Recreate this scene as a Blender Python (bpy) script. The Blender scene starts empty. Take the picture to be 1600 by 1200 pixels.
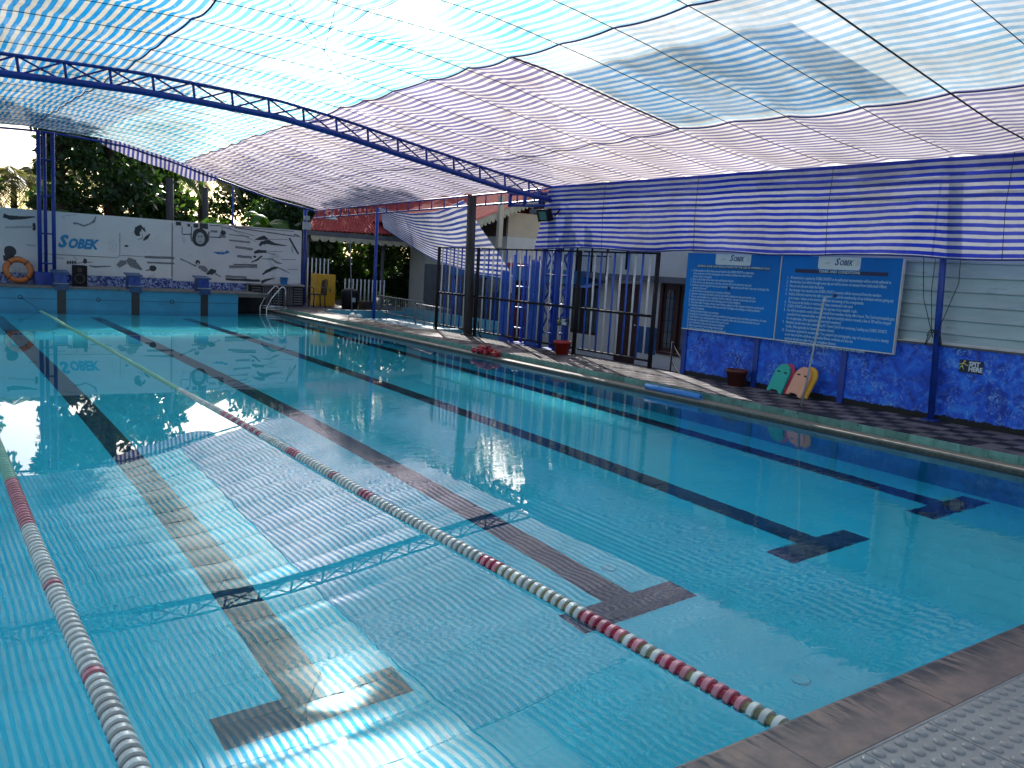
import bpy, math, random
import numpy as np
from mathutils import Vector, Matrix
random.seed(7); rng = np.random.default_rng(7)
SC = bpy.context.scene
COL = SC.collection

# ---------------------------------------------------------------- camera
YAW, PITCH, ROLL = math.radians(35.63), math.radians(7.71), math.radians(3.42)
EYE = Vector((0, 0, 1.75))
_f = Vector((math.sin(YAW)*math.cos(PITCH), math.cos(YAW)*math.cos(PITCH), -math.sin(PITCH)))
_r = Vector((math.cos(YAW), -math.sin(YAW), 0)); _u = _r.cross(_f)
_c, _s = math.cos(ROLL), math.sin(ROLL)
_r2 = _c*_r + _s*_u; _u2 = -_s*_r + _c*_u
cam = bpy.data.cameras.new('camera'); camo = bpy.data.objects.new('camera', cam); COL.objects.link(camo)
camo.matrix_world = Matrix(((_r2.x, _u2.x, -_f.x, EYE.x), (_r2.y, _u2.y, -_f.y, EYE.y), (_r2.z, _u2.z, -_f.z, EYE.z), (0, 0, 0, 1)))
cam.sensor_width = 36; cam.lens = 36*1326/1600; cam.clip_start = .05; cam.clip_end = 2000
SC.camera = camo

# ---------------------------------------------------------------- sky, sun, exposure
SUN_DIR = Vector((.364, .779, .511)).normalized()          # towards the sun
EL = math.asin(SUN_DIR.z); AZ = math.atan2(SUN_DIR.x, SUN_DIR.y)
wd = bpy.data.worlds.new('World'); SC.world = wd; wd.use_nodes = True
nt = wd.node_tree; nt.nodes.clear()
sky = nt.nodes.new('ShaderNodeTexSky'); sky.sky_type = 'NISHITA'; sky.sun_disc = False
sky.sun_elevation = EL; sky.sun_rotation = AZ; sky.dust_density = 2.0
bg = nt.nodes.new('ShaderNodeBackground'); bg.inputs[1].default_value = .13
wo = nt.nodes.new('ShaderNodeOutputWorld')
nt.links.new(sky.outputs[0], bg.inputs[0]); nt.links.new(bg.outputs[0], wo.inputs[0])
sl = bpy.data.lights.new('sun', 'SUN'); sl.energy = 4.6; sl.angle = math.radians(.53); sl.color = (1, .95, .88)
so = bpy.data.objects.new('sun', sl); COL.objects.link(so); so.rotation_euler = SUN_DIR.to_track_quat('Z', 'Y').to_euler(); so.location = (0, 0, 30)
SC.view_settings.view_transform = 'Standard'; SC.view_settings.look = 'None'; SC.view_settings.gamma = 1
SC.view_settings.use_curve_mapping = False
SC.view_settings.exposure = 0.82
SC.render.engine = 'CYCLES'
cy = SC.cycles
cy.use_denoising = True
try: cy.denoiser = 'OPENIMAGEDENOISE'
except Exception: pass
cy.max_bounces = 14; cy.diffuse_bounces = 5; cy.glossy_bounces = 5; cy.transmission_bounces = 8; cy.transparent_max_bounces = 16
cy.sample_clamp_indirect = 12; cy.blur_glossy = .5; cy.caustics_reflective = True; cy.caustics_refractive = True

# ---------------------------------------------------------------- helpers
OFF = {}
class MB:
    """collects vertices and faces in world coordinates; build() links them as ONE mesh object"""
    def __init__(s): s.v = []; s.f = []; s.m = []; s.sm = []; s.uv = {}
    def add(s, vs, fs, m=0, sm=False):
        b = len(s.v); s.v += [tuple(v) for v in vs]
        for f in fs: s.f.append(tuple(b+i for i in f)); s.m.append(m); s.sm.append(sm)
        return s
    def box(s, x0, x1, y0, y1, z0, z1, m=0):
        return s.add([(x0,y0,z0),(x1,y0,z0),(x1,y1,z0),(x0,y1,z0),(x0,y0,z1),(x1,y0,z1),(x1,y1,z1),(x0,y1,z1)],
                     [(0,3,2,1),(4,5,6,7),(0,1,5,4),(1,2,6,5),(2,3,7,6),(3,0,4,7)], m)
    def bbox(s, x0, x1, y0, y1, z0, z1, b=.004, m=0):
        """box with its top edges chamfered"""
        vs = [(x0,y0,z0),(x1,y0,z0),(x1,y1,z0),(x0,y1,z0),(x0,y0,z1-b),(x1,y0,z1-b),(x1,y1,z1-b),(x0,y1,z1-b),
              (x0+b,y0+b,z1),(x1-b,y0+b,z1),(x1-b,y1-b,z1),(x0+b,y1-b,z1)]
        return s.add(vs, [(0,3,2,1),(0,1,5,4),(1,2,6,5),(2,3,7,6),(3,0,4,7),(4,5,9,8),(5,6,10,9),(6,7,11,10),(7,4,8,11),(8,9,10,11)], m)
    def tube(s, p0, p1, r, n=8, m=0, r1=None, cap=True):
        return s.path([p0, p1], [r, r if r1 is None else r1], n, m, cap)
    def path(s, pts, r, n=8, m=0, cap=True, closed=False):
        P = [Vector(p) for p in pts]; k = len(P)
        R = r if isinstance(r, (list, tuple)) else [r]*k
        vs = []; prev = None
        for i, p in enumerate(P):
            if closed: t = (P[(i+1) % k]-P[i-1])
            else: t = (P[min(i+1, k-1)]-P[max(i-1, 0)])
            t = t.normalized() if t.length > 1e-9 else Vector((0,0,1))
            if prev is None:
                a = Vector((0,0,1)) if abs(t.z) < .9 else Vector((1,0,0))
                x = t.cross(a).normalized()
            else:
                x = (prev - t*prev.dot(t)); x = x.normalized() if x.length > 1e-6 else t.orthogonal().normalized()
            prev = x; y = t.cross(x)
            for j in range(n):
                a = 2*math.pi*(j+.5)/n; vs.append(p + x*(R[i]*math.cos(a)) + y*(R[i]*math.sin(a)))
        fs = []
        for i in range(k if closed else k-1):
            i2 = (i+1) % k
            for j in range(n): fs.append((i*n+j, i*n+(j+1) % n, i2*n+(j+1) % n, i2*n+j))
        b = len(s.v); s.add(vs, fs, m, True)
        if cap and not closed:
            s.f.append(tuple(b+j for j in range(n))[::-1]); s.m.append(m); s.sm.append(False)
            s.f.append(tuple(b+(k-1)*n+j for j in range(n))); s.m.append(m); s.sm.append(False)
        return s
    def sq(s, p0, p1, w, m=0):
        """square bar"""
        return s.path([p0, p1], w*.7071, 4, m)
    def lathe(s, prof, c, n=20, m=0, ax='z', sm=True):
        vs = []; k = len(prof)
        for r, h in prof:
            for j in range(n):
                a = 2*math.pi*j/n; x, y = r*math.cos(a), r*math.sin(a)
                vs.append((c[0]+x, c[1]+y, c[2]+h) if ax == 'z' else ((c[0]+x, c[1]+h, c[2]+y) if ax == 'y' else (c[0]+h, c[1]+x, c[2]+y)))
        fs = []
        for i in range(k-1):
            for j in range(n): fs.append((i*n+j, i*n+(j+1) % n, (i+1)*n+(j+1) % n, (i+1)*n+j))
        return s.add(vs, fs, m, sm)
    def prism(s, poly, fn, t0, t1, m=0):
        """poly in 2D, fn(a, b, t) -> 3D, extruded between t0 and t1"""
        n = len(poly)
        vs = [fn(a, b, t0) for a, b in poly] + [fn(a, b, t1) for a, b in poly]
        fs = [tuple(range(n))[::-1], tuple(range(n, 2*n))] + [(i, (i+1) % n, n+(i+1) % n, n+i) for i in range(n)]
        return s.add(vs, fs, m)
    def grid(s, fn, nu, nv, m=0, sm=True, uvfn=None):
        vs = [fn(i/nu, j/nv) for j in range(nv+1) for i in range(nu+1)]
        fs = [(j*(nu+1)+i, j*(nu+1)+i+1, (j+1)*(nu+1)+i+1, (j+1)*(nu+1)+i) for j in range(nv) for i in range(nu)]
        b = len(s.v)
        if uvfn:
            k = 0
            for j in range(nv+1):
                for i in range(nu+1): s.uv[b+k] = uvfn(i/nu, j/nv); k += 1
        return s.add(vs, fs, m, sm)
    def mesh(s, name, mats, off=(0,0,0)):
        me = bpy.data.meshes.new(name)
        V = np.array(s.v, dtype=float) - np.array(off, dtype=float)
        me.from_pydata(V.tolist(), [], s.f)
        for m in (mats if isinstance(mats, (list, tuple)) else [mats]): me.materials.append(m)
        me.polygons.foreach_set('material_index', s.m); me.polygons.foreach_set('use_smooth', s.sm)
        if s.uv:
            l = me.uv_layers.new(name='UVMap'); vi = np.empty(len(me.loops), dtype=np.int32); me.loops.foreach_get('vertex_index', vi)
            arr = np.zeros((len(s.v), 2)); 
            for k, q in s.uv.items(): arr[k] = q
            l.data.foreach_set('uv', arr[vi].ravel())
        me.update(); return me
    def build(s, name, mats, parent=None):
        off = OFF.get(parent.name, (0,0,0)) if parent else (0,0,0)
        o = bpy.data.objects.new(name, s.mesh(name, mats, off)); COL.objects.link(o)
        if parent: o.parent = parent; OFF[o.name] = off
        return o
def tag(o, label=None, cat=None, group=None, kind=None):
    if label: o['label'] = label
    if cat: o['category'] = cat
    if group: o['group'] = group
    if kind: o['kind'] = kind
    return o
def thing(name, loc, label, cat, group=None):
    o = bpy.data.objects.new(name, None); o.empty_display_size = .1; COL.objects.link(o); o.location = loc; OFF[o.name] = tuple(loc)
    return tag(o, label, cat, group)
def inst(name, me, parent, loc, rot=(0,0,0)):
    """object that shares mesh data; loc is a world position"""
    o = bpy.data.objects.new(name, me); COL.objects.link(o)
    off = OFF.get(parent.name, (0,0,0)) if parent else (0,0,0)
    o.location = (loc[0]-off[0], loc[1]-off[1], loc[2]-off[2]); o.rotation_euler = rot
    if parent: o.parent = parent
    return o
ROT_SIDE = Matrix(((0,0,-1),(-1,0,0),(0,1,0)))      # reads on a wall that faces -X
ROT_END = Matrix(((1,0,0),(0,0,-1),(0,1,0)))        # reads on a wall that faces -Y
def text(body, size, pos, R, mat, parent, name='printed_text', shear=0, bold=0, ls=1.0, align='LEFT', xs=1.0, depth=.0006):
    cu = bpy.data.curves.new('t', 'FONT'); cu.body = body; cu.size = size; cu.shear = shear; cu.offset = bold; cu.space_line = ls
    cu.align_x = align; cu.resolution_u = 2; cu.extrude = depth
    t = bpy.data.objects.new('t', cu); COL.objects.link(t)
    bpy.context.view_layer.update()
    me = bpy.data.meshes.new_from_object(t.evaluated_get(bpy.context.evaluated_depsgraph_get()))
    bpy.data.objects.remove(t); bpy.data.curves.remove(cu)
    me.name = name
    M = Matrix.Translation(pos) @ R.to_4x4() @ Matrix.Diagonal((xs, 1, 1, 1))
    off = OFF.get(parent.name, (0,0,0)) if parent else (0,0,0)
    me.transform(Matrix.Translation((-off[0], -off[1], -off[2])) @ M)
    me.materials.clear(); me.materials.append(mat)
    o = bpy.data.objects.new(name, me); COL.objects.link(o)
    if parent: o.parent = parent; OFF[o.name] = off
    return o

# ---------------------------------------------------------------- materials
def nmat(name):
    m = bpy.data.materials.new(name); m.use_nodes = True; m.node_tree.nodes.clear()
    t = m.node_tree; N = t.nodes.new; out = N('ShaderNodeOutputMaterial')
    return m, t, N, t.links.new, out
def ramp(N, stops, interp='LINEAR'):
    r = N('ShaderNodeValToRGB'); r.color_ramp.interpolation = interp
    e = r.color_ramp.elements
    while len(e) < len(stops): e.new(.5)
    for k, (p, c) in enumerate(stops): e[k].position = p; e[k].color = tuple(c)+(1,)
    return r
RND = dict(green_tile=.3, paver_grey=.35, paver_dark=.35, float_white=.28, float_red=.3, float_pink=.3, float_grey=.3, float_olive=.3)
def simple(name, col, rough=.6, var=.25, scale=6, metal=0, bump=0, bscale=40, dirt=None, spec=.5, stretch=None, detail=5):
    """principled with mottled colour, a second dirt colour in patches and fine relief"""
    m, t, N, L, out = nmat(name)
    b = N('ShaderNodeBsdfPrincipled'); b.inputs['Roughness'].default_value = rough; b.inputs['Metallic'].default_value = metal
    b.inputs['Specular IOR Level'].default_value = spec
    tc = N('ShaderNodeTexCoord'); mp = N('ShaderNodeMapping'); L(tc.outputs['Object'], mp.inputs[0])
    if stretch: mp.inputs['Scale'].default_value = stretch
    n = N('ShaderNodeTexNoise'); n.inputs['Scale'].default_value = scale; n.inputs['Detail'].default_value = detail; L(mp.outputs[0], n.inputs[0])
    lo = [c*(1-var) for c in col]; hi = [min(1, c*(1+var)) for c in col]
    r = ramp(N, [(.3, lo), (.7, hi)]); L(n.outputs[0], r.inputs[0]); cur = r.outputs[0]
    if dirt:
        n2 = N('ShaderNodeTexNoise'); n2.inputs['Scale'].default_value = dirt[1]; n2.inputs['Detail'].default_value = 7; n2.inputs['Roughness'].default_value = .7; L(mp.outputs[0], n2.inputs[0])
        r2 = ramp(N, [(dirt[2], (0,0,0)), (min(1, dirt[2]+.12), (1,1,1))]); L(n2.outputs[0], r2.inputs[0])
        mx = N('ShaderNodeMixRGB'); mx.inputs[2].default_value = tuple(dirt[0])+(1,); L(r2.outputs[0], mx.inputs[0]); L(cur, mx.inputs[1]); cur = mx.outputs[0]
    rnd = RND.get(name, 0)
    if rnd:     # each piece a little lighter or darker than the next
        oi = N('ShaderNodeObjectInfo'); rr = ramp(N, [(0, (1-rnd,)*3), (1, (1+rnd*.35,)*3)]); L(oi.outputs['Random'], rr.inputs[0])
        mr = N('ShaderNodeMixRGB'); mr.blend_type = 'MULTIPLY'; mr.inputs[0].default_value = 1; L(cur, mr.inputs[1]); L(rr.outputs[0], mr.inputs[2]); cur = mr.outputs[0]
    L(cur, b.inputs['Base Color'])
    if bump:
        n3 = N('ShaderNodeTexNoise'); n3.inputs['Scale'].default_value = bscale; n3.inputs['Detail'].default_value = 4; L(mp.outputs[0], n3.inputs[0])
        bp = N('ShaderNodeBump'); bp.inputs['Strength'].default_value = bump; bp.inputs['Distance'].default_value = .01; L(n3.outputs[0], bp.inputs['Height']); L(bp.outputs[0], b.inputs['Normal'])
    L(b.outputs[0], out.inputs[0]); return m
def cloth(name, stripe, base, period=.14, duty=.5, trans=.62, forward=.07, holes=.035, axis=0, fade=None, glare=None):
    """woven striped shade cloth: light passes through; stripes from the UV map (in metres)"""
    m, t, N, L, out = nmat(name)
    uv = N('ShaderNodeUVMap'); uv.uv_map = 'UVMap'
    sp = N('ShaderNodeSeparateXYZ'); L(uv.outputs[0], sp.inputs[0])
    nz = N('ShaderNodeTexNoise'); nz.inputs['Scale'].default_value = 1.6; nz.inputs['Detail'].default_value = 3; L(uv.outputs[0], nz.inputs[0])
    w = N('ShaderNodeMath'); w.operation = 'MULTIPLY_ADD'; w.inputs[1].default_value = .03; L(nz.outputs[0], w.inputs[0]); L(sp.outputs[axis], w.inputs[2])
    d = N('ShaderNodeMath'); d.operation = 'DIVIDE'; d.inputs[1].default_value = period; L(w.outputs[0], d.inputs[0])
    fr = N('ShaderNodeMath'); fr.operation = 'FRACT'; L(d.outputs[0], fr.inputs[0])
    pp = N('ShaderNodeMath'); pp.operation = 'PINGPONG'; pp.inputs[1].default_value = .5; L(fr.outputs[0], pp.inputs[0])
    rs = ramp(N, [((1-duty)/2-.025, (0,0,0)), ((1-duty)/2+.025, (1,1,1))]); L(pp.outputs[0], rs.inputs[0])
    # fading and dust in the weave
    n2 = N('ShaderNodeTexNoise'); n2.inputs['Scale'].default_value = .9; n2.inputs['Detail'].default_value = 6; L(uv.outputs[0], n2.inputs[0])
    rf = ramp(N, [(.35, (.0,)*3), (.7, ((fade or .25),)*3)]); L(n2.outputs[0], rf.inputs[0])
    fm = N('ShaderNodeMath'); fm.operation = 'SUBTRACT'; fm.use_clamp = True; L(rs.outputs[0], fm.inputs[0]); L(rf.outputs[0], fm.inputs[1])
    mx = N('ShaderNodeMixRGB'); mx.inputs[1].default_value = tuple(base)+(1,); mx.inputs[2].default_value = tuple(stripe)+(1,); L(fm.outputs[0], mx.inputs[0])
    wv = N('ShaderNodeTexNoise'); wv.inputs['Scale'].default_value = 9; wv.inputs['Detail'].default_value = 8; wv.inputs['Roughness'].default_value = .75; L(uv.outputs[0], wv.inputs[0])
    rw = ramp(N, [(.3, (.80,)*3), (.7, (1.0,)*3)]); L(wv.outputs[0], rw.inputs[0])
    dn = N('ShaderNodeTexNoise'); dn.inputs['Scale'].default_value = .7; dn.inputs['Detail'].default_value = 10; dn.inputs['Roughness'].default_value = .7; L(uv.outputs[0], dn.inputs[0])
    rd = ramp(N, [(.40, (.70,.69,.66)), (.56, (1,1,1))]); L(dn.outputs[0], rd.inputs[0])
    mu = N('ShaderNodeMixRGB'); mu.blend_type = 'MULTIPLY'; mu.inputs[0].default_value = 1; L(mx.outputs[0], mu.inputs[1]); L(rw.outputs[0], mu.inputs[2])
    mu2 = N('ShaderNodeMixRGB'); mu2.blend_type = 'MULTIPLY'; mu2.inputs[0].default_value = .8; L(mu.outputs[0], mu2.inputs[1]); L(rd.outputs[0], mu2.inputs[2]); mu = mu2
    df = N('ShaderNodeBsdfDiffuse'); tr = N('ShaderNodeBsdfTranslucent'); rfr = N('ShaderNodeBsdfRefraction'); tp = N('ShaderNodeBsdfTransparent')
    rf2 = N('ShaderNodeBsdfRefraction')                     # light that passes the weave almost straight on
    rfr.inputs['IOR'].default_value = 1.02; rfr.inputs['Roughness'].default_value = .9
    rf2.inputs['IOR'].default_value = 1.13; rf2.inputs['Roughness'].default_value = 1
    for q in (df, tr, rfr, rf2): L(mu.outputs[0], q.inputs['Color'])
    a = N('ShaderNodeMixShader'); a.inputs[0].default_value = trans; L(df.outputs[0], a.inputs[1]); L(tr.outputs[0], a.inputs[2])
    a2 = N('ShaderNodeMixShader'); a2.inputs[0].default_value = forward*3.6; L(a.outputs[0], a2.inputs[1]); L(rf2.outputs[0], a2.inputs[2])
    b = N('ShaderNodeMixShader'); b.inputs[0].default_value = forward if glare is None else glare; L(a2.outputs[0], b.inputs[1]); L(rfr.outputs[0], b.inputs[2])
    c = N('ShaderNodeMixShader'); c.inputs[0].default_value = holes; L(b.outputs[0], c.inputs[1]); L(tp.outputs[0], c.inputs[2])
    L(c.outputs[0], out.inputs[0]); return m
def leafmat(name, col, col2, tr=.45):
    m, t, N, L, out = nmat(name)
    tc = N('ShaderNodeTexCoord'); n = N('ShaderNodeTexNoise'); n.inputs['Scale'].default_value = 1.3; n.inputs['Detail'].default_value = 6; L(tc.outputs['Object'], n.inputs[0])
    r = ramp(N, [(.35, col), (.65, col2)]); L(n.outputs[0], r.inputs[0])
    b = N('ShaderNodeBsdfPrincipled'); b.inputs['Roughness'].default_value = .45; L(r.outputs[0], b.inputs['Base Color'])
    g = N('ShaderNodeMixRGB'); g.blend_type = 'MULTIPLY'; g.inputs[0].default_value = 1; g.inputs[2].default_value = (1.6, 1.7, .7, 1); L(r.outputs[0], g.inputs[1])
    tl = N('ShaderNodeBsdfTranslucent'); L(g.outputs[0], tl.inputs[0])
    mx = N('ShaderNodeMixShader'); mx.inputs[0].default_value = tr; L(b.outputs[0], mx.inputs[1]); L(tl.outputs[0], mx.inputs[2])
    L(mx.outputs[0], out.inputs[0]); return m
def watermat():
    m, t, N, L, out = nmat('water')
    b = N('ShaderNodeBsdfPrincipled'); b.inputs['Base Color'].default_value = (1,1,1,1); b.inputs['Roughness'].default_value = 0
    b.inputs['IOR'].default_value = 1.333; b.inputs['Transmission Weight'].default_value = 1
    tc = N('ShaderNodeTexCoord')
    def wave(sc, det, stretch, amp):
        mp = N('ShaderNodeMapping'); mp.inputs['Scale'].default_value = stretch; mp.inputs['Rotation'].default_value = (0, 0, .5); L(tc.outputs['Object'], mp.inputs[0])
        n = N('ShaderNodeTexNoise'); n.inputs['Scale'].default_value = sc; n.inputs['Detail'].default_value = det; n.inputs['Distortion'].default_value = .9; L(mp.outputs[0], n.inputs[0])
        k = N('ShaderNodeMath'); k.operation = 'MULTIPLY'; k.inputs[1].default_value = amp; L(n.outputs[0], k.inputs[0]); return k
    a = wave(.8, 1, (1,.7,1), .0007); c = wave(7, 3, (.5,1.4,1), .0014)
    # wind-ruffled patches
    n2 = N('ShaderNodeTexNoise'); n2.inputs['Scale'].default_value = .33; n2.inputs['Detail'].default_value = 2; L(tc.outputs['Object'], n2.inputs[0])
    sp = N('ShaderNodeSeparateXYZ'); L(tc.outputs['Object'], sp.inputs[0])
    rx = N('ShaderNodeMapRange'); rx.inputs[1].default_value = 1.5; rx.inputs[2].default_value = 5; rx.inputs[3].default_value = -.16; rx.inputs[4].default_value = .12; L(sp.outputs[0], rx.inputs[0])
    ry = N('ShaderNodeMapRange'); ry.inputs[1].default_value = 8; ry.inputs[2].default_value = 13; ry.inputs[3].default_value = 0; ry.inputs[4].default_value = -.25; L(sp.outputs[1], ry.inputs[0])
    s1 = N('ShaderNodeMath'); L(n2.outputs[0], s1.inputs[0]); L(rx.outputs[0], s1.inputs[1])
    s2 = N('ShaderNodeMath'); L(s1.outputs[0], s2.inputs[0]); L(ry.outputs[0], s2.inputs[1])
    r2 = ramp(N, [(.40, (.02,)*3), (.68, (1,)*3)]); L(s2.outputs[0], r2.inputs[0])
    k = N('ShaderNodeMath'); k.operation = 'MULTIPLY'; L(c.outputs[0], k.inputs[0]); L(r2.outputs[0], k.inputs[1])
    s = N('ShaderNodeMath'); L(a.outputs[0], s.inputs[0]); L(k.outputs[0], s.inputs[1])
    bp = N('ShaderNodeBump'); bp.inputs['Strength'].default_value = 1; bp.inputs['Distance'].default_value = 1; L(s.outputs[0], bp.inputs['Height']); L(bp.outputs[0], b.inputs['Normal'])
    L(b.outputs[0], out.inputs[0])
    va = N('ShaderNodeVolumeAbsorption'); va.inputs[0].default_value = (.03, .88, .95, 1); va.inputs[1].default_value = .22; L(va.outputs[0], out.inputs['Volume'])
    return m
def wallblue():
    """sponge-painted wall: deep blue with torn light dabs"""
    m, t, N, L, out = nmat('sponge_blue')
    tc = N('ShaderNodeTexCoord'); b = N('ShaderNodeBsdfPrincipled'); b.inputs['Roughness'].default_value = .55
    n0 = N('ShaderNodeTexNoise'); n0.inputs['Scale'].default_value = 5; n0.inputs['Detail'].default_value = 5; n0.inputs['Distortion'].default_value = 1.2; L(tc.outputs['Object'], n0.inputs[0])
    r0 = ramp(N, [(.34, (.008,.042,.40)), (.52, (.012,.10,.72)), (.72, (.025,.24,.88))]); L(n0.outputs[0], r0.inputs[0])
    n1 = N('ShaderNodeTexNoise'); n1.inputs['Scale'].default_value = 12; n1.inputs['Detail'].default_value = 9; n1.inputs['Roughness'].default_value = .74; n1.inputs['Distortion'].default_value = 1.6; L(tc.outputs['Object'], n1.inputs[0])
    r1 = ramp(N, [(.50, (0,0,0)), (.62, (.9,.9,.9))]); L(n1.outputs[0], r1.inputs[0])
    n2 = N('ShaderNodeTexNoise'); n2.inputs['Scale'].default_value = 2.2; n2.inputs['Detail'].default_value = 3; L(tc.outputs['Object'], n2.inputs[0])
    r2 = ramp(N, [(.38, (.15,)*3), (.62, (1,)*3)]); L(n2.outputs[0], r2.inputs[0])
    k = N('ShaderNodeMath'); k.operation = 'MULTIPLY'; L(r1.outputs[0], k.inputs[0]); L(r2.outputs[0], k.inputs[1])
    mx = N('ShaderNodeMixRGB'); mx.inputs[2].default_value = (.22, .46, .86, 1); L(k.outputs[0], mx.inputs[0]); L(r0.outputs[0], mx.inputs[1])
    # damp black foot of the wall: mould with a ragged upper edge
    sp = N('ShaderNodeSeparateXYZ'); L(tc.outputs['Object'], sp.inputs[0])
    n3 = N('ShaderNodeTexNoise'); n3.inputs['Scale'].default_value = 14; n3.inputs['Detail'].default_value = 9; n3.inputs['Roughness'].default_value = .85; L(tc.outputs['Object'], n3.inputs[0])
    a = N('ShaderNodeMath'); a.operation = 'MULTIPLY_ADD'; a.inputs[1].default_value = -.16; L(n3.outputs[0], a.inputs[0]); L(sp.outputs[2], a.inputs[2])
    ry = N('ShaderNodeMapRange'); ry.inputs[1].default_value = 4.5; ry.inputs[2].default_value = 9; ry.inputs[2].default_value = 8; ry.inputs[3].default_value = .015; ry.inputs[4].default_value = -.075; L(sp.outputs[1], ry.inputs[0])
    lt = N('ShaderNodeMath'); lt.operation = 'LESS_THAN'; L(a.outputs[0], lt.inputs[0]); L(ry.outputs[0], lt.inputs[1])
    m2 = N('ShaderNodeMixRGB'); m2.inputs[2].default_value = (.008,.008,.008,1); L(lt.outputs[0], m2.inputs[0]); L(mx.outputs[0], m2.inputs[1])
    L(m2.outputs[0], b.inputs['Base Color'])
    bp = N('ShaderNodeBump'); bp.inputs['Strength'].default_value = .4; bp.inputs['Distance'].default_value = .006; L(n1.outputs[0], bp.inputs['Height']); L(bp.outputs[0], b.inputs['Normal'])
    L(b.outputs[0], out.inputs[0]); return m
def copingmat():
    """worn brown-grey stone slab with dark rubbed streaks towards the water"""
    m, t, N, L, out = nmat('coping_stone')
    tc = N('ShaderNodeTexCoord'); b = N('ShaderNodeBsdfPrincipled')
    n0 = N('ShaderNodeTexNoise'); n0.inputs['Scale'].default_value = 7; n0.inputs['Detail'].default_value = 9; n0.inputs['Roughness'].default_value = .68; L(tc.outputs['Object'], n0.inputs[0])
    r0 = ramp(N, [(.3, (.095,.067,.060)), (.5, (.18,.118,.097)), (.7, (.27,.168,.125))]); L(n0.outputs[0], r0.inputs[0])
    mp = N('ShaderNodeMapping'); mp.inputs['Scale'].default_value = (19, 3.2, 1); mp.inputs['Rotation'].default_value = (0,0,.34); L(tc.outputs['Object'], mp.inputs[0])
    n1 = N('ShaderNodeTexNoise'); n1.inputs['Scale'].default_value = 1; n1.inputs['Detail'].default_value = 5; n1.inputs['Distortion'].default_value = 1.1; L(mp.outputs[0], n1.inputs[0])
    r1 = ramp(N, [(.44, (0,0,0)), (.56, (1,1,1))]); L(n1.outputs[0], r1.inputs[0])
    sp = N('ShaderNodeSeparateXYZ'); L(tc.outputs['Object'], sp.inputs[0])
    n2 = N('ShaderNodeTexNoise'); n2.inputs['Scale'].default_value = 5; n2.inputs['Detail'].default_value = 5; L(tc.outputs['Object'], n2.inputs[0])
    yy = N('ShaderNodeMath'); yy.operation = 'MULTIPLY_ADD'; yy.inputs[1].default_value = .26; L(n2.outputs[0], yy.inputs[0]); L(sp.outputs[1], yy.inputs[2])
    ry = N('ShaderNodeMapRange'); ry.inputs[1].default_value = 1.80; ry.inputs[2].default_value = 1.92; L(yy.outputs[0], ry.inputs[0])
    k = N('ShaderNodeMath'); k.operation = 'MULTIPLY'; L(r1.outputs[0], k.inputs[0]); L(ry.outputs[0], k.inputs[1])
    mx = N('ShaderNodeMixRGB'); mx.inputs[2].default_value = (.03,.025,.032,1); L(k.outputs[0], mx.inputs[0]); L(r0.outputs[0], mx.inputs[1])
    L(mx.outputs[0], b.inputs['Base Color']); b.inputs['Roughness'].default_value = .5
    bp = N('ShaderNodeBump'); bp.inputs['Strength'].default_value = .35; bp.inputs['Distance'].default_value = .004; L(n0.outputs[0], bp.inputs['Height']); L(bp.outputs[0], b.inputs['Normal'])
    L(b.outputs[0], out.inputs[0]); return m
def mosaicmat():
    m, t, N, L, out = nmat('mosaic'); tc = N('ShaderNodeTexCoord'); b = N('ShaderNodeBsdfPrincipled'); b.inputs['Roughness'].default_value = .3
    n = N('ShaderNodeTexNoise'); n.inputs['Scale'].default_value = 11; n.inputs['Detail'].default_value = 4; n.inputs['Distortion'].default_value = 1.5; L(tc.outputs['Object'], n.inputs[0])
    r = ramp(N, [(.48, (.015,.035,.20)), (.54, (.30,.38,.62))]); L(n.outputs[0], r.inputs[0]); L(r.outputs[0], b.inputs['Base Color']); L(b.outputs[0], out.inputs[0]); return m
def glassmat(name, col=(.03,.04,.05)):
    m, t, N, L, out = nmat(name); b = N('ShaderNodeBsdfPrincipled'); b.inputs['Base Color'].default_value = tuple(col)+(1,); b.inputs['Roughness'].default_value = .06; L(b.outputs[0], out.inputs[0]); return m

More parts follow.
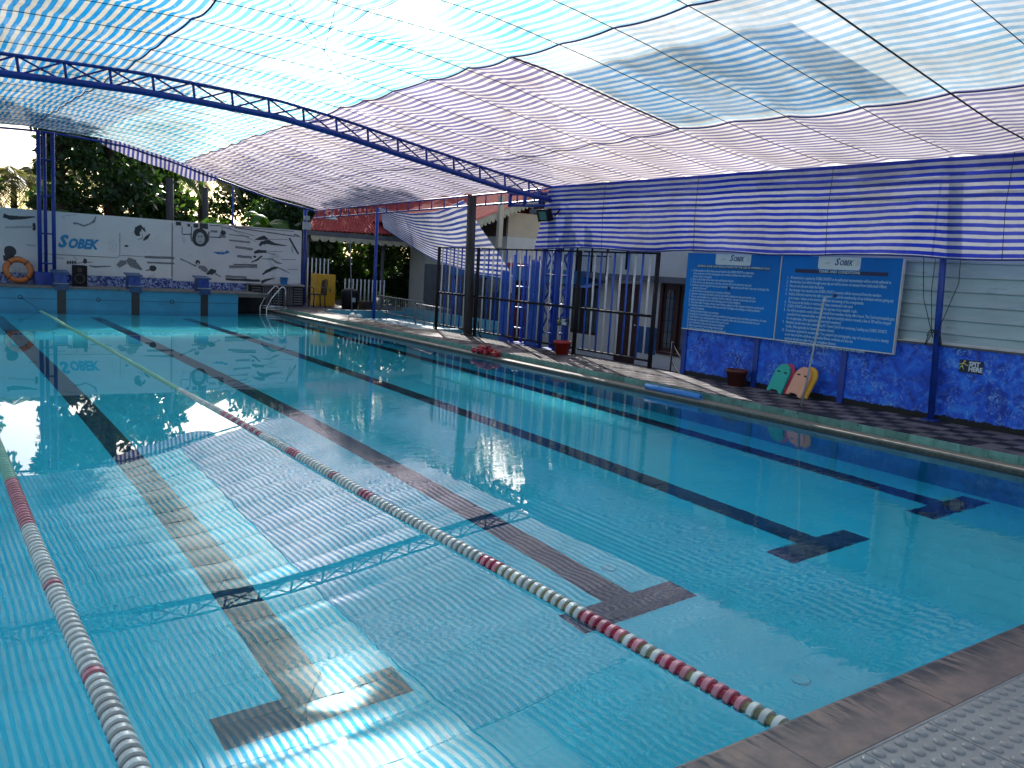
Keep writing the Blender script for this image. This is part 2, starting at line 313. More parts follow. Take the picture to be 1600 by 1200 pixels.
M = dict(
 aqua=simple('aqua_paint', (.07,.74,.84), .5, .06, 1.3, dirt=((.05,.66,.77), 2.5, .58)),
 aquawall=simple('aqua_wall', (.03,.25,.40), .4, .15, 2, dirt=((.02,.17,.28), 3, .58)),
 navy=simple('navy_line', (.012,.03,.07), .45, .2, 3),
 black=simple('black_tile', (.012,.012,.016), .35, .2, 8),
 dark=simple('void_shade', (.012,.013,.016), .8, .3, 3),  # near-black that puts the shade of hollows and gaps into the colour
 water=watermat(), wallblue=wallblue(), coping=copingmat(), mosaic=mosaicmat(),
 ledge=simple('ledge_grating', (.215,.19,.155), .6, .2, 14, dirt=((.12,.10,.08), 6, .6)),
 grime=simple('grimy_edge', (.07,.064,.052), .6, .4, 18),
 green=simple('green_tile', (.13,.30,.25), .35, .25, 9, dirt=((.03,.05,.045), 14, .58)),
 tileA=simple('paver_grey', (.165,.150,.152), .75, spec=.25, var=.22, scale=9, bump=.2, dirt=((.06,.05,.05), 5, .62)),
 tileB=simple('paver_dark', (.030,.028,.034), .7, var=.3, scale=9, spec=.25, bump=.2, dirt=((.06,.055,.05), 5, .64)),
 slab=simple('deck_concrete', (.10,.09,.085), .8, .25, 4),
 tact=simple('tactile_tile', (.275,.25,.232), .42, .10, 7, dirt=((.13,.12,.115), 4, .6)),
 grout=simple('pale_grout', (.26,.245,.235), .8, .2, 15),
 platform=simple('platform_concrete', (.17,.155,.14), .8, .25, 5, dirt=((.07,.06,.05), 3, .55)),
 mural=simple('mural_print', (.68,.67,.67), .5, .06, 1.2, dirt=((.44,.45,.47), 1.7, .60)),
 mural2=simple('mural_vinyl', (.63,.62,.63), .5, .07, 1.5, dirt=((.40,.41,.44), 1.5, .57)),
 inkD=simple('ink_dark', (.03,.033,.042), .5, .5, 30), inkM=simple('ink_mid', (.17,.18,.20), .5, .6, 40), inkL=simple('ink_light', (.40,.42,.44), .5, .3, 30), inkB=simple('ink_blue', (.03,.16,.42), .5, .3, 20),
 logo=simple('logo_blue', (.015,.22,.46), .5, .15, 5), logo2=simple('logo_navy', (.01,.03,.16), .5, .1, 5),
 blue=simple('blue_enamel', (.012,.045,.30), .35, .2, 6, dirt=((.006,.02,.12), 9, .62)),
 bluelt=simple('blue_enamel_worn', (.02,.085,.42), .4, .25, 6, dirt=((.35,.4,.5), 22, .70)),
 blockblue=simple('block_blue', (.012,.055,.16), .4, .2, 6),
 white=simple('white_paint', (.62,.61,.60), .5, .12, 6, dirt=((.35,.30,.26), 8, .66)),
 whiteplastic=simple('white_plastic', (.78,.78,.74), .35, .05, 8),
 blackmetal=simple('black_metal', (.010,.010,.014), .6, spec=.25, var=.3, scale=10) if 1 else simple('x', (.016,.016,.02), .45, .3, 10),
 steel=simple('stainless', (.62,.62,.63), .22, .06, 10, metal=1),
 aluminium=simple('aluminium', (.20,.205,.21), .5, .15, 10, metal=.4),
 post=simple('weathered_post', (.055,.05,.05), .85, .35, 9, bump=.3, stretch=(1,1,.15)),
 sheet=simple('metal_sheet', (.42,.50,.52), .45, .10, 2, metal=.15, stretch=(1,.6,4), dirt=((.16,.22,.25), 3, .6)),
 board=simple('notice_board_blue', (.003,.17,.56), .45, .25, .7, spec=.2), boarddk=simple('notice_bar', (.008,.014,.075), .35, .1, 4),
 boardtxt=simple('notice_text', (.46,.66,.78), .5, .06, 8), boardwhite=simple('notice_white', (.62,.68,.70), .4, .06, 4),
 signblk=simple('sign_navy', (.006,.010,.05), .35, .2, 6), signyel=simple('sign_yellow', (.6,.55,.18), .5, .1, 6),
 housew=simple('house_white', (.58,.56,.52), .8, .08, 2, dirt=((.45,.42,.38), 2, .6)),
 housebeige=simple('house_beige', (.52,.42,.30), .8, .08, 2), housebrown=simple('house_brown', (.085,.055,.048), .8, .15, 2),
 slabgrey=simple('sunshade_grey', (.10,.10,.11), .8, .2, 3), wood=simple('dark_wood', (.045,.014,.012), .4, .35, 4, stretch=(1,1,.2)),
 redroof=simple('red_sheet_roof', (.36,.045,.04), .85, spec=.12, var=.18, scale=3, dirt=((.28,.05,.045), 2, .6)), fascia=simple('fascia_cream', (.42,.36,.25), .7, .2, 6),
 glass=glassmat('window_glass', (.10,.12,.14)), glasslamp=glassmat('lamp_glass', (.12,.20,.18)),
 potred=simple('red_plastic', (.33,.020,.016), .4, .15, 6), potbrown=simple('brown_plastic', (.10,.022,.018), .45, .3, 6, dirt=((.04,.02,.018), 6, .58)), soil=simple('soil', (.03,.022,.015), .95, .5, 25, bump=.8),
 kgreen=simple('foam_green', (.02,.42,.34), .6, .06, 8), kpeach=simple('foam_peach', (.74,.36,.23), .6, .06, 8), kyel=simple('foam_yellow', (.72,.38,.03), .6, .06, 8), kred=simple('foam_red', (.55,.045,.10), .6, .06, 8),
 noodle=simple('foam_blue', (.06,.24,.62), .6, .08, 8), orange=simple('ring_orange', (.62,.17,.035), .45, .15, 5, dirt=((.40,.12,.04), 6, .62)),
 floatred=simple('float_red', (.42,.012,.035), .25, .2, 8), floatpink=simple('float_pink', (.66,.22,.25), .3, .12, 8), floatwhite=simple('float_white', (.74,.72,.64), .35, .08, 10), floatolive=simple('float_olive', (.30,.24,.10), .3, .25, 10), floatgrey=simple('float_grey', (.34,.30,.26), .4, .25, 12),
 floatgreen=simple('float_green', (.22,.50,.34), .35, .15, 10), floatgreen2=simple('float_green_dark', (.03,.22,.14), .35, .2, 10), cord=simple('dark_cord', (.02,.02,.025), .8, .3, 10), inlet=simple('inlet_ring', (.22,.76,.84), .4, .1, 5), seam=simple('seam_tape', (.03,.06,.24), .8, .3, 10),
 yellow=simple('yellow_panel', (.62,.33,.015), .45, .12, 3), brownplastic=simple('brown_chair_plastic', (.035,.02,.018), .4, .2, 6), bucket=simple('bucket_blue', (.02,.20,.52), .35, .1, 6),
 slat=simple('grey_slat', (.13,.12,.12), .7, .2, 8), countertop=simple('counter_grey', (.20,.19,.18), .6, .2, 4),
 bark=simple('bark', (.055,.04,.03), .9, .4, 8, bump=.6, stretch=(1,1,.2)), earth=simple('earth', (.09,.075,.05), .95, .35, 1.5, dirt=((.05,.07,.025), .7, .5)),
 leafdk=leafmat('leaf_dark', (.016,.040,.012), (.035,.080,.020), .35), leafmd=leafmat('leaf_mid', (.030,.075,.015), (.07,.13,.03), .45), leaflt=leafmat('leaf_light', (.06,.14,.02), (.12,.22,.045), .5), leafdry=leafmat('leaf_dry', (.14,.135,.08), (.27,.25,.16), .5),
 kidaqua=simple('kid_pool_aqua', (.09,.30,.38), .4, .12, 3), redpanel=simple('red_panel', (.16,.02,.018), .6, .2, 3), bluepanel=simple('blue_panel', (.015,.07,.20), .5, .25, 3),
 bluefascia=simple('blue_fascia', (.02,.13,.30), .5, .15, 3), blueawning=simple('awning', (.22,.30,.62), .5, .2, 5),
 cl_sat=cloth('cloth_deep_blue', (.008,.33,.74), (.74,.71,.62), .112, .52, fade=.10),  # deepest stripes of the blue cloths
 cl_mid=cloth('cloth_faded_blue', (.05,.38,.70), (.76,.74,.70), .112, .5, fade=.25),
 cl_pale=cloth('cloth_glow_blue', (.08,.52,.76), (.80,.83,.79), .130, .5, fade=.5, forward=.08, glare=.22),  # paler than faded cloth: glow towards the sun put into the colour
 cl_near=cloth('cloth_sky_blue', (.24,.50,.70), (.80,.81,.79), .130, .5, fade=.55),
 cl_patch=cloth('cloth_patch_blue', (.10,.46,.86), (.95,.94,.90), .130, .5, trans=.85, fade=.15, holes=.16),
 cl_purp=cloth('cloth_violet_blue', (.18,.165,.36), (.82,.745,.735), .124, .52, fade=.2),
 cl_curt=cloth('cloth_royal_blue', (.020,.05,.58), (.70,.70,.72), .09, .52, trans=.27, axis=1, fade=.12, forward=0, holes=0),
 cl_hang2=cloth('cloth_valance', (.05,.06,.30), (.62,.58,.66), .12, .52, trans=.45, fade=.1, forward=.02),
 cl_hang=cloth('cloth_torn_blue', (.015,.06,.36), (.80,.78,.78), .105, .5, axis=1, fade=.2, forward=.02),
)
FIG=[
('s',[(6.996,2.242,0.027),(7.023,2.034,0.027),(7.218,1.902,0.027)],1),
('s',[(7.526,2.333,0.027),(7.516,2.067,0.027),(7.374,1.886,0.027)],1),
('e',[7.268,2.13,0.239,0.289],0),
('e',[7.273,2.109,0.131,0.185],2),
('e',[7.221,2.166,0.031,0.019],0),
('e',[7.314,2.165,0.031,0.019],0),
('e',[7.271,2.011,0.046,0.019],1),
('s',[(6.563,2.495,0.058),(6.714,2.507,0.058)],0),
('s',[(6.892,2.469,0.038),(6.981,2.476,0.038)],0),
('s',[(7.251,2.476,0.085),(7.498,2.495,0.085)],0),
('s',[(7.071,2.47,0.058),(7.212,2.481,0.058)],0),
('s',[(6.74,2.418,0.012),(6.741,2.192,0.012),(7.014,2.212,0.012),(7.012,2.439,0.012)],0),
('s',[(7.55,2.52,0.01),(7.921,2.527,0.01),(7.924,2.277,0.01)],0),
('s',[(7.579,2.342,0.035),(7.79,2.347,0.035)],1),
('s',[(7.554,2.171,0.015),(7.899,2.173,0.015)],0),
('e',[7.955,2.324,0.085,0.077],0),
('s',[(7.845,2.223,0.038),(8.032,2.21,0.038)],1),
('s',[(8.138,2.284,0.015),(8.767,2.261,0.015)],1),
('s',[(8.141,2.11,0.025),(8.798,2.086,0.025)],1),
('s',[(8.333,1.92,0.035),(8.886,1.873,0.035)],1),
('s',[(8.392,1.639,0.038),(8.862,1.624,0.038)],1),
('s',[(8.152,1.3,0.042),(9.035,1.344,0.042)],1),
('s',[(8.287,1.375,0.015),(9.034,1.4,0.015)],0),
('s',[(8.048,0.997,0.035),(8.706,0.984,0.035)],1),
('s',[(8.05,0.91,0.038),(9.129,0.905,0.038)],0),
('s',[(7.948,2.497,0.01),(8.933,2.3,0.01)],1),
('s',[(8.081,2.508,0.008),(8.993,2.112,0.008)],1),
('s',[(8.297,2.511,0.015),(10.252,2.378,0.015)],0),
('s',[(8.135,2.538,0.012),(10.218,2.53,0.012)],1),
('s',[(8.95,2.186,0.015),(9.089,2.223,0.046),(9.229,2.26,0.069),(9.357,2.233,0.027)],0),
('s',[(9.357,2.219,0.008),(9.99,2.257,0.008)],1),
('s',[(9.093,2.004,0.035),(9.162,2.091,0.05),(9.359,2.142,0.073),(9.56,2.081,0.038),(9.966,2.059,0.012)],0),
('s',[(8.929,1.774,0.038),(9.054,1.822,0.054),(9.323,1.836,0.042)],0),
('s',[(9.323,1.803,0.012),(9.596,1.758,0.012)],1),
('s',[(9.365,1.847,0.008),(9.854,1.862,0.008)],1),
('s',[(8.837,1.466,0.012),(9.031,1.559,0.031),(9.184,1.689,0.023)],0),
('s',[(9.172,1.6,0.008),(9.513,1.602,0.023),(9.659,1.51,0.035),(9.834,1.48,0.012)],1),
('e',[8.951,1.651,0.046,0.038],0),
('s',[(9.802,1.613,0.01),(10.301,1.629,0.01)],1),
('s',[(9.21,1.103,0.023),(9.35,1.215,0.046),(9.577,1.327,0.05),(9.706,1.35,0.023)],0),
('s',[(9.706,1.35,0.019),(9.897,1.275,0.023),(10.105,1.186,0.01)],1),
('s',[(10.014,1.309,0.01),(10.383,1.321,0.01)],1),
('s',[(9.172,0.857,0.046),(9.356,0.942,0.038),(9.598,1.008,0.01)],0),
('s',[(10.062,2.309,0.027),(10.292,1.945,0.031),(10.385,1.809,0.023)],0),
('s',[(10.221,2.441,0.031),(10.4,2.375,0.031)],1),
('s',[(10.142,2.048,0.015),(10.182,1.854,0.015)],1),
('e',[7.204,1.38,0.069,0.077],0),
('e',[7.213,1.333,0.042,0.05],2),
('s',[(7.224,1.249,0.035),(7.355,1.22,0.081),(7.487,1.133,0.058)],1),
('s',[(7.474,1.047,0.027),(7.619,1.118,0.092),(7.757,1.141,0.035)],0),
('s',[(7.726,1.069,0.027),(7.901,0.977,0.015)],1),
('s',[(7.167,1.264,0.027),(6.887,1.382,0.017),(6.695,1.464,0.023)],1),
('s',[(7.665,1.718,0.008),(7.798,1.699,0.035),(7.958,1.7,0.035),(8.16,1.744,0.012)],3),
('e',[8.084,1.761,0.054,0.031],3),
('s',[(3.817,2.291,0.031),(3.95,2.285,0.023),(4.083,2.234,0.023),(4.218,2.293,0.019),(4.343,2.377,0.035),(4.401,2.529,0.01)],1),
('s',[(3.534,2.456,0.008),(3.908,2.536,0.008)],2),
('s',[(5.614,2.352,0.05),(5.506,2.255,0.089),(5.482,2.114,0.065),(5.566,2.07,0.019)],0),
('s',[(5.65,2.299,0.038),(5.705,2.194,0.019)],0),
('s',[(5.614,2.124,0.01),(5.638,1.999,0.01),(5.494,1.951,0.01)],1),
('s',[(5.657,1.936,0.019),(5.747,2.026,0.046),(5.836,2.14,0.015)],0),
('e',[5.196,1.747,0.054,0.031],0),
('s',[(4.971,1.148,0.065),(5.065,1.249,0.077),(5.188,1.286,0.058)],1),
('s',[(5.212,1.363,0.065),(5.374,1.25,0.127),(5.619,1.083,0.019)],1),
('s',[(5.711,1.07,0.012),(5.833,1.088,0.027)],1),
('e',[5.919,1.139,0.1,0.092],0),
('s',[(5.687,1.461,0.035),(6.526,1.474,0.035)],1),
('s',[(5.76,1.303,0.027),(6.527,1.31,0.027)],1),
('e',[3.67,1.193,0.027,0.054],0),
('e',[3.732,1.197,0.027,0.054],0),
('e',[3.794,1.2,0.027,0.054],0),
('e',[3.856,1.203,0.027,0.054],0),
('s',[(3.874,1.179,0.012),(4.143,1.226,0.012),(4.302,1.234,0.012)],1),
('e',[4.109,1.254,0.054,0.077],0),
('s',[(4.21,1.135,0.012),(4.369,1.106,0.031),(4.784,1.144,0.012)],1),
('s',[(3.38,1.311,0.015),(3.587,1.294,0.015)],2),
('s',[(3.809,1.36,0.015),(3.919,1.28,0.015)],2),
('s',[(2.138,2.359,0.058),(2.29,2.319,0.054),(2.561,2.333,0.043),(2.884,2.386,0.014)],0),
('e',[2.274,1.415,0.145,0.159],0),
('s',[(2.117,1.225,0.072),(2.279,1.252,0.109),(2.362,1.132,0.036)],0),
('e',[2.856,2.117,0.043,0.116],0),
('s',[(2.17,2.047,0.029),(2.833,2.115,0.029)],2),
('s',[(2.667,1.617,0.022),(2.885,1.6,0.022)],2),
]
# ================================================================ SETTING
def S(o): return tag(o, kind='structure')
PX0, PX1, PY0, PY1 = -3.9, 9.15, 1.82, 25.0
g = MB()
for x0, x1, y0, y1 in ((-400,-4.3,-400,400), (9.6,400,-400,400), (-4.3,9.6,-400,1.3), (-4.3,9.6,26.8,400)):
    g.add([(x0,y0,-.42),(x1,y0,-.42),(x1,y1,-.42),(x0,y1,-.42)], [(0,1,2,3)])
S(g.build('ground', M['earth']))
# pool basin
fl = S(MB().add([(PX0-.02,PY0-.02,-1.5),(PX1+.02,PY0-.02,-1.5),(PX1+.02,26.32,-1.5),(PX0-.02,26.32,-1.5)], [(0,1,2,3)]).build('pool_floor', M['aqua']))
def quad(p, z): return MB().add([(x, y, z) for x, y in p], [(0,1,2,3)])
for (xa, xb), lab in zip(((1.78,1.73), (4.14,3.93), (6.35,6.2), (8.48,8.72)), ('left', 'b', 'c', 'd')):
    b = MB()
    w = .14; xm = xa
    b.add([(xa-w,4.31,-1.496),(xa+w,4.31,-1.496),(xb+w,24.2,-1.496),(xb-w,24.2,-1.496)], [(0,1,2,3)])
    b.build('lane_line', M['navy'], fl)
    quad([(xm-.54,4.03),(xm+.54,4.03),(xm+.54,4.31),(xm-.54,4.31)], -1.496).build('lane_line_end', M['navy'], fl)
# drain / inlet discs on the floor
for x, y in ((4.39,2.91), (4.42,4.72)):
    b = MB(); b.lathe([(.06,0),(.06,.012),(.052,.016),(.04,.010),(.0,.010)], (x,y,-1.5), 20)
    b.build('floor_inlet', M['inlet'], fl)
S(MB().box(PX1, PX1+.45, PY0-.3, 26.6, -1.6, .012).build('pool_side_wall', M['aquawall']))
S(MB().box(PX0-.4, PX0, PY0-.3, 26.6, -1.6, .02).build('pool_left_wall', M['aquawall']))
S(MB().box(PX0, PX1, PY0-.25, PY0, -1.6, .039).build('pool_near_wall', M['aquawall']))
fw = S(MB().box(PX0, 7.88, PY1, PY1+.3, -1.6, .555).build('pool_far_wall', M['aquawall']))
S(MB().box(7.88, 9.14, 26.3, 26.5, -1.6, .5).build('pool_recess_wall', M['dark']))  # darkness of the hollow under the platform is put into its colour
for x in (1.4, 3.27, 5.075, 6.915):
    MB().bbox(x-.105, x+.105, PY1-.006, PY1+.01, -1.3, .548, .002).build('target_mark', M['black'], fw)
for x, z in ((2.33,.30), (4.15,.28), (6.03,.27)):
    MB().lathe([(.055,0),(.055,-.008),(.04,-.008),(.036,.02),(0,.02)], (x,PY1-.001,z), 16, ax='y').build('rope_anchor', M['dark'], fw)
MB().box(PX0, 7.87, PY1-.004, PY1+.01, .262, .272).build('tile_joint', M['navy'], fw)
# water
wm = MB(); wm.grid(lambda u, v: (PX0-.1+u*(PX1-PX0+.2), PY0-.1+v*(26.4-PY0+.1), 0), 1, 1)
x0, x1, y0, y1 = PX0-.1, PX1+.1, PY0-.1, 26.4
wm = MB().box(x0, x1, y0, y1, -1.58, 0.0)
S(wm.build('pool_water', M['water']))
# near edge: coping slabs and tactile tiles
nd = MB(); nd.box(-8, 11.2, -6, 1.5545, -.5, .077); nd.box(-8, 9.1, 1.5455, 1.5555, .05, .0985)
nd = S(nd.build('near_deck', M['grout']))
x = -6.0; k = 0
cuts = [-6,-5.1,-4.2,-3.3,-2.4,-1.5,-.6,.3,1.0,1.75,2.535,3.42,4.31,5.2,6.1,7.0,7.9,9.1]
for a, b in zip(cuts[:-1], cuts[1:]):
    m = MB(); z1 = .10 + random.uniform(-.0015,.0015)
    n = 5
    prof = [(1.556,.04),(1.556,z1-.004),(1.560,z1),(1.815,z1),(1.832,z1-.006),(1.842,z1-.018),(1.842,z1-.036),(1.79,.046),(1.79,.04)]
    m.prism(prof, lambda y, z, t: (t, y, z), a+.0025, b-.0025)
    m.build('coping_slab', M['coping'], nd)
dome = MB(); dome.lathe([(.0235,0),(.0225,.0045),(.0175,.0085),(.010,.0105),(0,.011)], (0,0,0), 14)
dome = dome.mesh('dome', M['tact'])
T = .424; gx = 2.766-T*3; nd_n = 0
for i in range(-6, 18):
    for j in range(3):
        xa = gx+i*T; yb = 1.545-j*T
        if xa < -3 or xa > 7.5: continue
        t = MB().bbox(xa+.0015, xa+T-.0015, yb-T+.0015, yb-.0015, .078, .10+random.uniform(-.0008,.0008), .002).build('tactile_tile', M['tact'], nd)
        if j < 2 and 2.1 < xa < 6.2 and nd_n < 300:
            for p in range(6):
                for q in range(6):
                    X, Y = xa+.035+p*.0708, yb-.035-q*.0708
                    dx, dy = X-EYE.x, Y-EYE.y
                    # only the domes that stand in view
                    v = Vector((X,Y,.1))-EYE; zc = v.dot(_f); px = 800+1326*v.dot(_r2)/zc; py = 600-1326*v.dot(_u2)/zc
                    if zc < .1 or px > 1680 or py > 1290 or px < 1150: continue
                    nd_n += 1
                    inst('dome', dome, t, (X,Y,.0995))
# right-hand deck
dk = MB(); dk.box(9.375, 10.78, -6, 18.6, -.5, .118); dk.box(9.375, 10.36, 18.6, 24.4, -.5, .118); dk.box(9.375, 15.0, 24.4, 30.5, -.5, .118)
dk = S(dk.build('pool_deck', M['slab']))
TS = .2275; tiles = []
tm = {k: MB().bbox(-TS/2+.002, TS/2-.002, -TS/2+.002, TS/2-.002, -.02, .0, .002).mesh('paver', M[k]) for k in ('tileA','tileB')}
pos = []
for j in range(0, 118):
    y = 1.75+TS*(j+.5)
    for i in range(6 if y < 18.55 else (4 if y < 24.4 else 9)):
        x = 9.392+TS*(i+.5)
        chk = 'tileA' if (i+j) % 2 == 0 else 'tileB'
        if random.random() < .10: chk = 'tileB' if chk == 'tileA' else 'tileA'
        pos.append((x, y, chk))
def seen(x, y, z=.14):
    v = Vector((x,y,z))-EYE; zc = v.dot(_f)
    if zc < .1: return False
    return -30 < 800+1326*v.dot(_r2)/zc < 1630 and -30 < 600-1326*v.dot(_u2)/zc < 1230
vis = [p for p in pos if seen(p[0], p[1])]; hid = [p for p in pos if not seen(p[0], p[1])]
vis.sort(key=lambda p: p[0]**2+p[1]**2)
for x, y, c in vis[:300]: inst('paver', tm[c], dk, (x, y, .14+random.uniform(-.0012,.0012)))
rest = MB()
for x, y, c in vis[300:]+hid: rest.bbox(x-TS/2+.002, x+TS/2-.002, y-TS/2+.002, y+TS/2-.002, .12, .14, .002, 0 if c == 'tileA' else 1)
tag(rest.build('paver_field', [M['tileA'], M['tileB']], dk), kind='stuff')
MB().box(10.757, 10.79, 1.75, 18.5, .1, .132).build('gutter', M['grime'], dk)
# green riser tiles and ledge grating
y = 1.86
while y < 26.2:
    MB().bbox(9.352+random.uniform(-.002,.002), 9.3745, y+.002, y+.298, .03, .139+random.uniform(-.003,.0005), .003).build('riser_tile', M['green'], dk); y += .30
y = 2.05; seg = 1.06
lg = S(MB().box(9.118, 9.15, PY0, 26.3, -.12, .030).build('ledge_edge', M['grime']))
while y < 26.2:
    m = MB(); y2 = min(y+seg, 26.28)
    for s in range(6): m.bbox(9.121+s*.0385, 9.121+s*.0385+.033, y+.003, y2-.003, .022, .050, .003)
    m.box(9.125, 9.345, y+.004, y2-.004, .014, .036)
    m.build('ledge_grating', M['ledge'], lg); y = y2
# left deck, far platform
S(MB().box(-8, PX0-.02, 1.54, 27, -.5, .14).build('left_deck', M['slab']))
pf = MB(); pf.box(-8, 7.9, 25.02, 27.0, .40, .57); pf.box(7.9, 8.75, 24.98, 27.0, .46, .57); pf.box(-8, -3.9, 25.3, 27, -.5, .4)
pf = S(pf.build('start_platform', M['platform']))
MB().bbox(-3.9, 8.75, 24.955, 25.03, .545, .585, .006).build('platform_nosing', M['platform'], pf)
# ground slab under the pavilion
S(MB().box(10.9, 16, 10, 24.3, -.5, -.40).build('yard', M['slab']))
# ================================================================ CANOPY
XR, HW = 2.95, 7.85
_T = [0,.1,.26,.41,.58,.82,1,1.1]; _G = [0,.02,.07,.24,.49,.83,1.0,1.1]
def zroof(X, Y):
    k = min(max((Y-14)/12.3, 0), 1); Rg = 4.33+.36*k; E = 3.46-.2*k
    return Rg-(Rg-E)*float(np.interp(abs(X-XR)/HW, _T, _G))
WIRES = [-2.5,-1.5,-.5,.6,1.65,2.7,3.7,4.7,5.7,6.68,7.55,8.47,9.4,10.35,11.4,12.4,13.3,14.3,15.3,16.35,17.4,18.4,19.5,20.5,21.5,22.6,23.6,24.6,25.5,26.4]
_sag = {}
def hsh(i, j): 
    v = math.sin(i*127.1+j*311.7+3.3)*43758.5453; return v-math.floor(v)
def snoise(x, y):
    i, j = math.floor(x), math.floor(y); fx, fy = x-i, y-j; fx = fx*fx*(3-2*fx); fy = fy*fy*(3-2*fy)
    return (hsh(i,j)*(1-fx)+hsh(i+1,j)*fx)*(1-fy)+(hsh(i,j+1)*(1-fx)+hsh(i+1,j+1)*fx)*fy
def zcloth(X, Y):
    j = max(0, min(len(WIRES)-2, int(np.searchsorted(WIRES, Y))-1))
    q = (Y-WIRES[j])/(WIRES[j+1]-WIRES[j]); q = min(1, max(0, q))
    s = (.012+.045*snoise(X*.45+j*7.3, j*5.1))*4*q*(1-q)
    s += .05*(snoise(X*.9, Y*.5)-.5) + .012*(snoise(X*3.1+9, Y*2.3)-.5)
    return zroof(X, Y)+.035-s
cn = thing('shade_canopy', (2.95, 13.9, 4.3), 'striped blue and white shade cloth canopy stretched over the whole pool', 'canopy')
def xb(Y): return 5.78+max(0, Y-13)*.062            # where the violet cloth begins, beyond the middle
def strip(nm, fa, fb, y0, y1, mat, lab=None, dz=0):
    m = MB(); L = y1-y0; W = abs(fb(y0)-fa(y0)); nu = max(3, int(W/.13)); nv = int(L/.09)
    def pt(u, v):
        Y = y0+v*L; a, b = fa(Y), fb(Y); X = a+(b-a)*u; return (X, Y, zcloth(X, Y)+dz)
    def uvf(u, v):
        Y = y0+v*L; a, b = fa(Y), fb(Y); return (a+(b-a)*u+.06*(snoise(Y*.35, 4.2)-.5), Y)
    m.grid(pt, nu, nv, uvfn=uvf)
    o = m.build(nm, M[mat], cn)
    if lab: o['label'] = lab
    return o
c = lambda v: (lambda Y: v)
YN, YF = -2.5, 26.4
strip('cloth_panel', c(-4.9), c(-3.3), YN, YF, 'cl_sat'); strip('cloth_panel', c(-3.3), c(-.3), YN, YF, 'cl_sat')
strip('cloth_panel', c(-.3), c(2.7), YN, YF, 'cl_sat', 'strongly striped sky blue cloth panel')
strip('cloth_panel', c(2.7), c(3.98), YN, YF, 'cl_mid'); strip('cloth_panel', c(3.98), xb, YN, YF, 'cl_pale', 'pale faded cloth panel, sun glow put into its colour')
strip('cloth_panel', xb, c(8.6), YN, 8.47, 'cl_near', 'faded sky blue cloth panel'); strip('cloth_panel', xb, c(8.6), 8.47, YF, 'cl_purp', 'violet blue striped cloth panel')
strip('cloth_panel', c(8.6), c(10.8), YN, YF, 'cl_purp')
strip('cloth_patch', c(6.5), c(8.5), 5.15, 8.46, 'cl_patch', 'second layer of blue cloth laid over the panel', dz=.012)
# sewn seams
for f, y0, y1, r in ((c(2.7),YN,YF,.011), (c(3.98),YN,YF,.004), (xb,YN,YF,.010), (c(8.6),YN,8.5,.010), (lambda Y: 8.72+.1*math.sin(Y*.6),8.5,YF,.008), (c(-.3),YN,YF,.010)):
    P = []; Y = y0
    while Y <= y1: X = f(Y)+.02*(snoise(Y*1.3, 2)-.5); P.append((X, Y, zcloth(X, Y)-.02)); Y += .1
    MB().path(P, r, 5).build('seam', M['seam'], cn)
MB().path([(X, 8.47, zcloth(X, 8.47)-.015) for X in np.arange(5.8, 8.75, .2)], .011, 5).build('cut_edge', M['cord'], cn)
for k, Y in enumerate(WIRES):
    P = [(X, Y+.03*math.sin(X*.7+k), zroof(X, Y)-.005) for X in np.arange(-4.9, 10.85, .35)]
    MB().path(P, .009 if abs(Y-4.7) < .01 else .0045, 5).build('support_wire', M['cord'], cn)
for a, b in (((3.1,8.5),(5.2,11.6)), ((5.2,18.2),(7.4,22.4)), ((2.8,6.2),(4.2,10.2)), ((4.3,14.6),(5.6,16.9))):
    P = [(a[0]+(b[0]-a[0])*t, a[1]+(b[1]-a[1])*t) for t in np.linspace(0, 1, 9)]
    MB().path([(x, y, zroof(x, y)-.10) for x, y in P], .004, 5).build('tie_cord', M['cord'], cn)
# hanging valance along the far edge
m = MB(); L = 7.7-4.4
def val(u, v):
    X = 4.4+u*L; d = (.04+.34*math.sin(math.pi*u)**.6)*(.75+.5*snoise(X*1.1, 3))
    return (X, 26.42+.06*math.sin(X*5)*v+.1*v, zcloth(X, 26.4)-d*v)
m.grid(val, 60, 4, uvfn=lambda u, v: (4.4+u*L, v*.4)); m.build('valance', M['cl_hang2'], cn)
MB().path([(X, 26.46, zroof(X, 26.4)-.05) for X in np.arange(-4.9, 10.85, .4)], .03, 8).build('edge_pipe', M['blue'], cn)
# ---- arched lattice truss
tr = thing('roof_truss', (2.95, 13.9, 4.0), 'blue arched lattice truss spanning the pool below the canopy', 'truss')
def ztop(X): return zroof(X, 13.9)-.045
xs = [10.66-.585*i for i in range(27)]
MB().path([(X, 13.9, ztop(X)) for X in np.arange(-4.9, 10.72, .195)], .027, 6).build('top_chord', M['blue'], tr)
zb = lambda X: ztop(X)-.26
MB().path([(X, 13.9, zb(X)) for X in np.arange(-4.9, 10.72, .195)], .052, 8).build('bottom_chord', M['blue'], tr)
for i, X in enumerate(xs):
    MB().tube((X+.03, 13.9, zb(X)), (X, 13.9, ztop(X)), .021, 5).build('strut', M['blue'], tr)
    if i+1 < len(xs):
        X2 = xs[i+1]
        MB().tube((X, 13.914, zb(X)), (X2, 13.914, ztop(X2)), .015, 5).build('brace', M['blue'], tr)
        MB().tube((X2, 13.886, zb(X2)), (X, 13.886, ztop(X)), .015, 5).build('brace', M['blue'], tr)
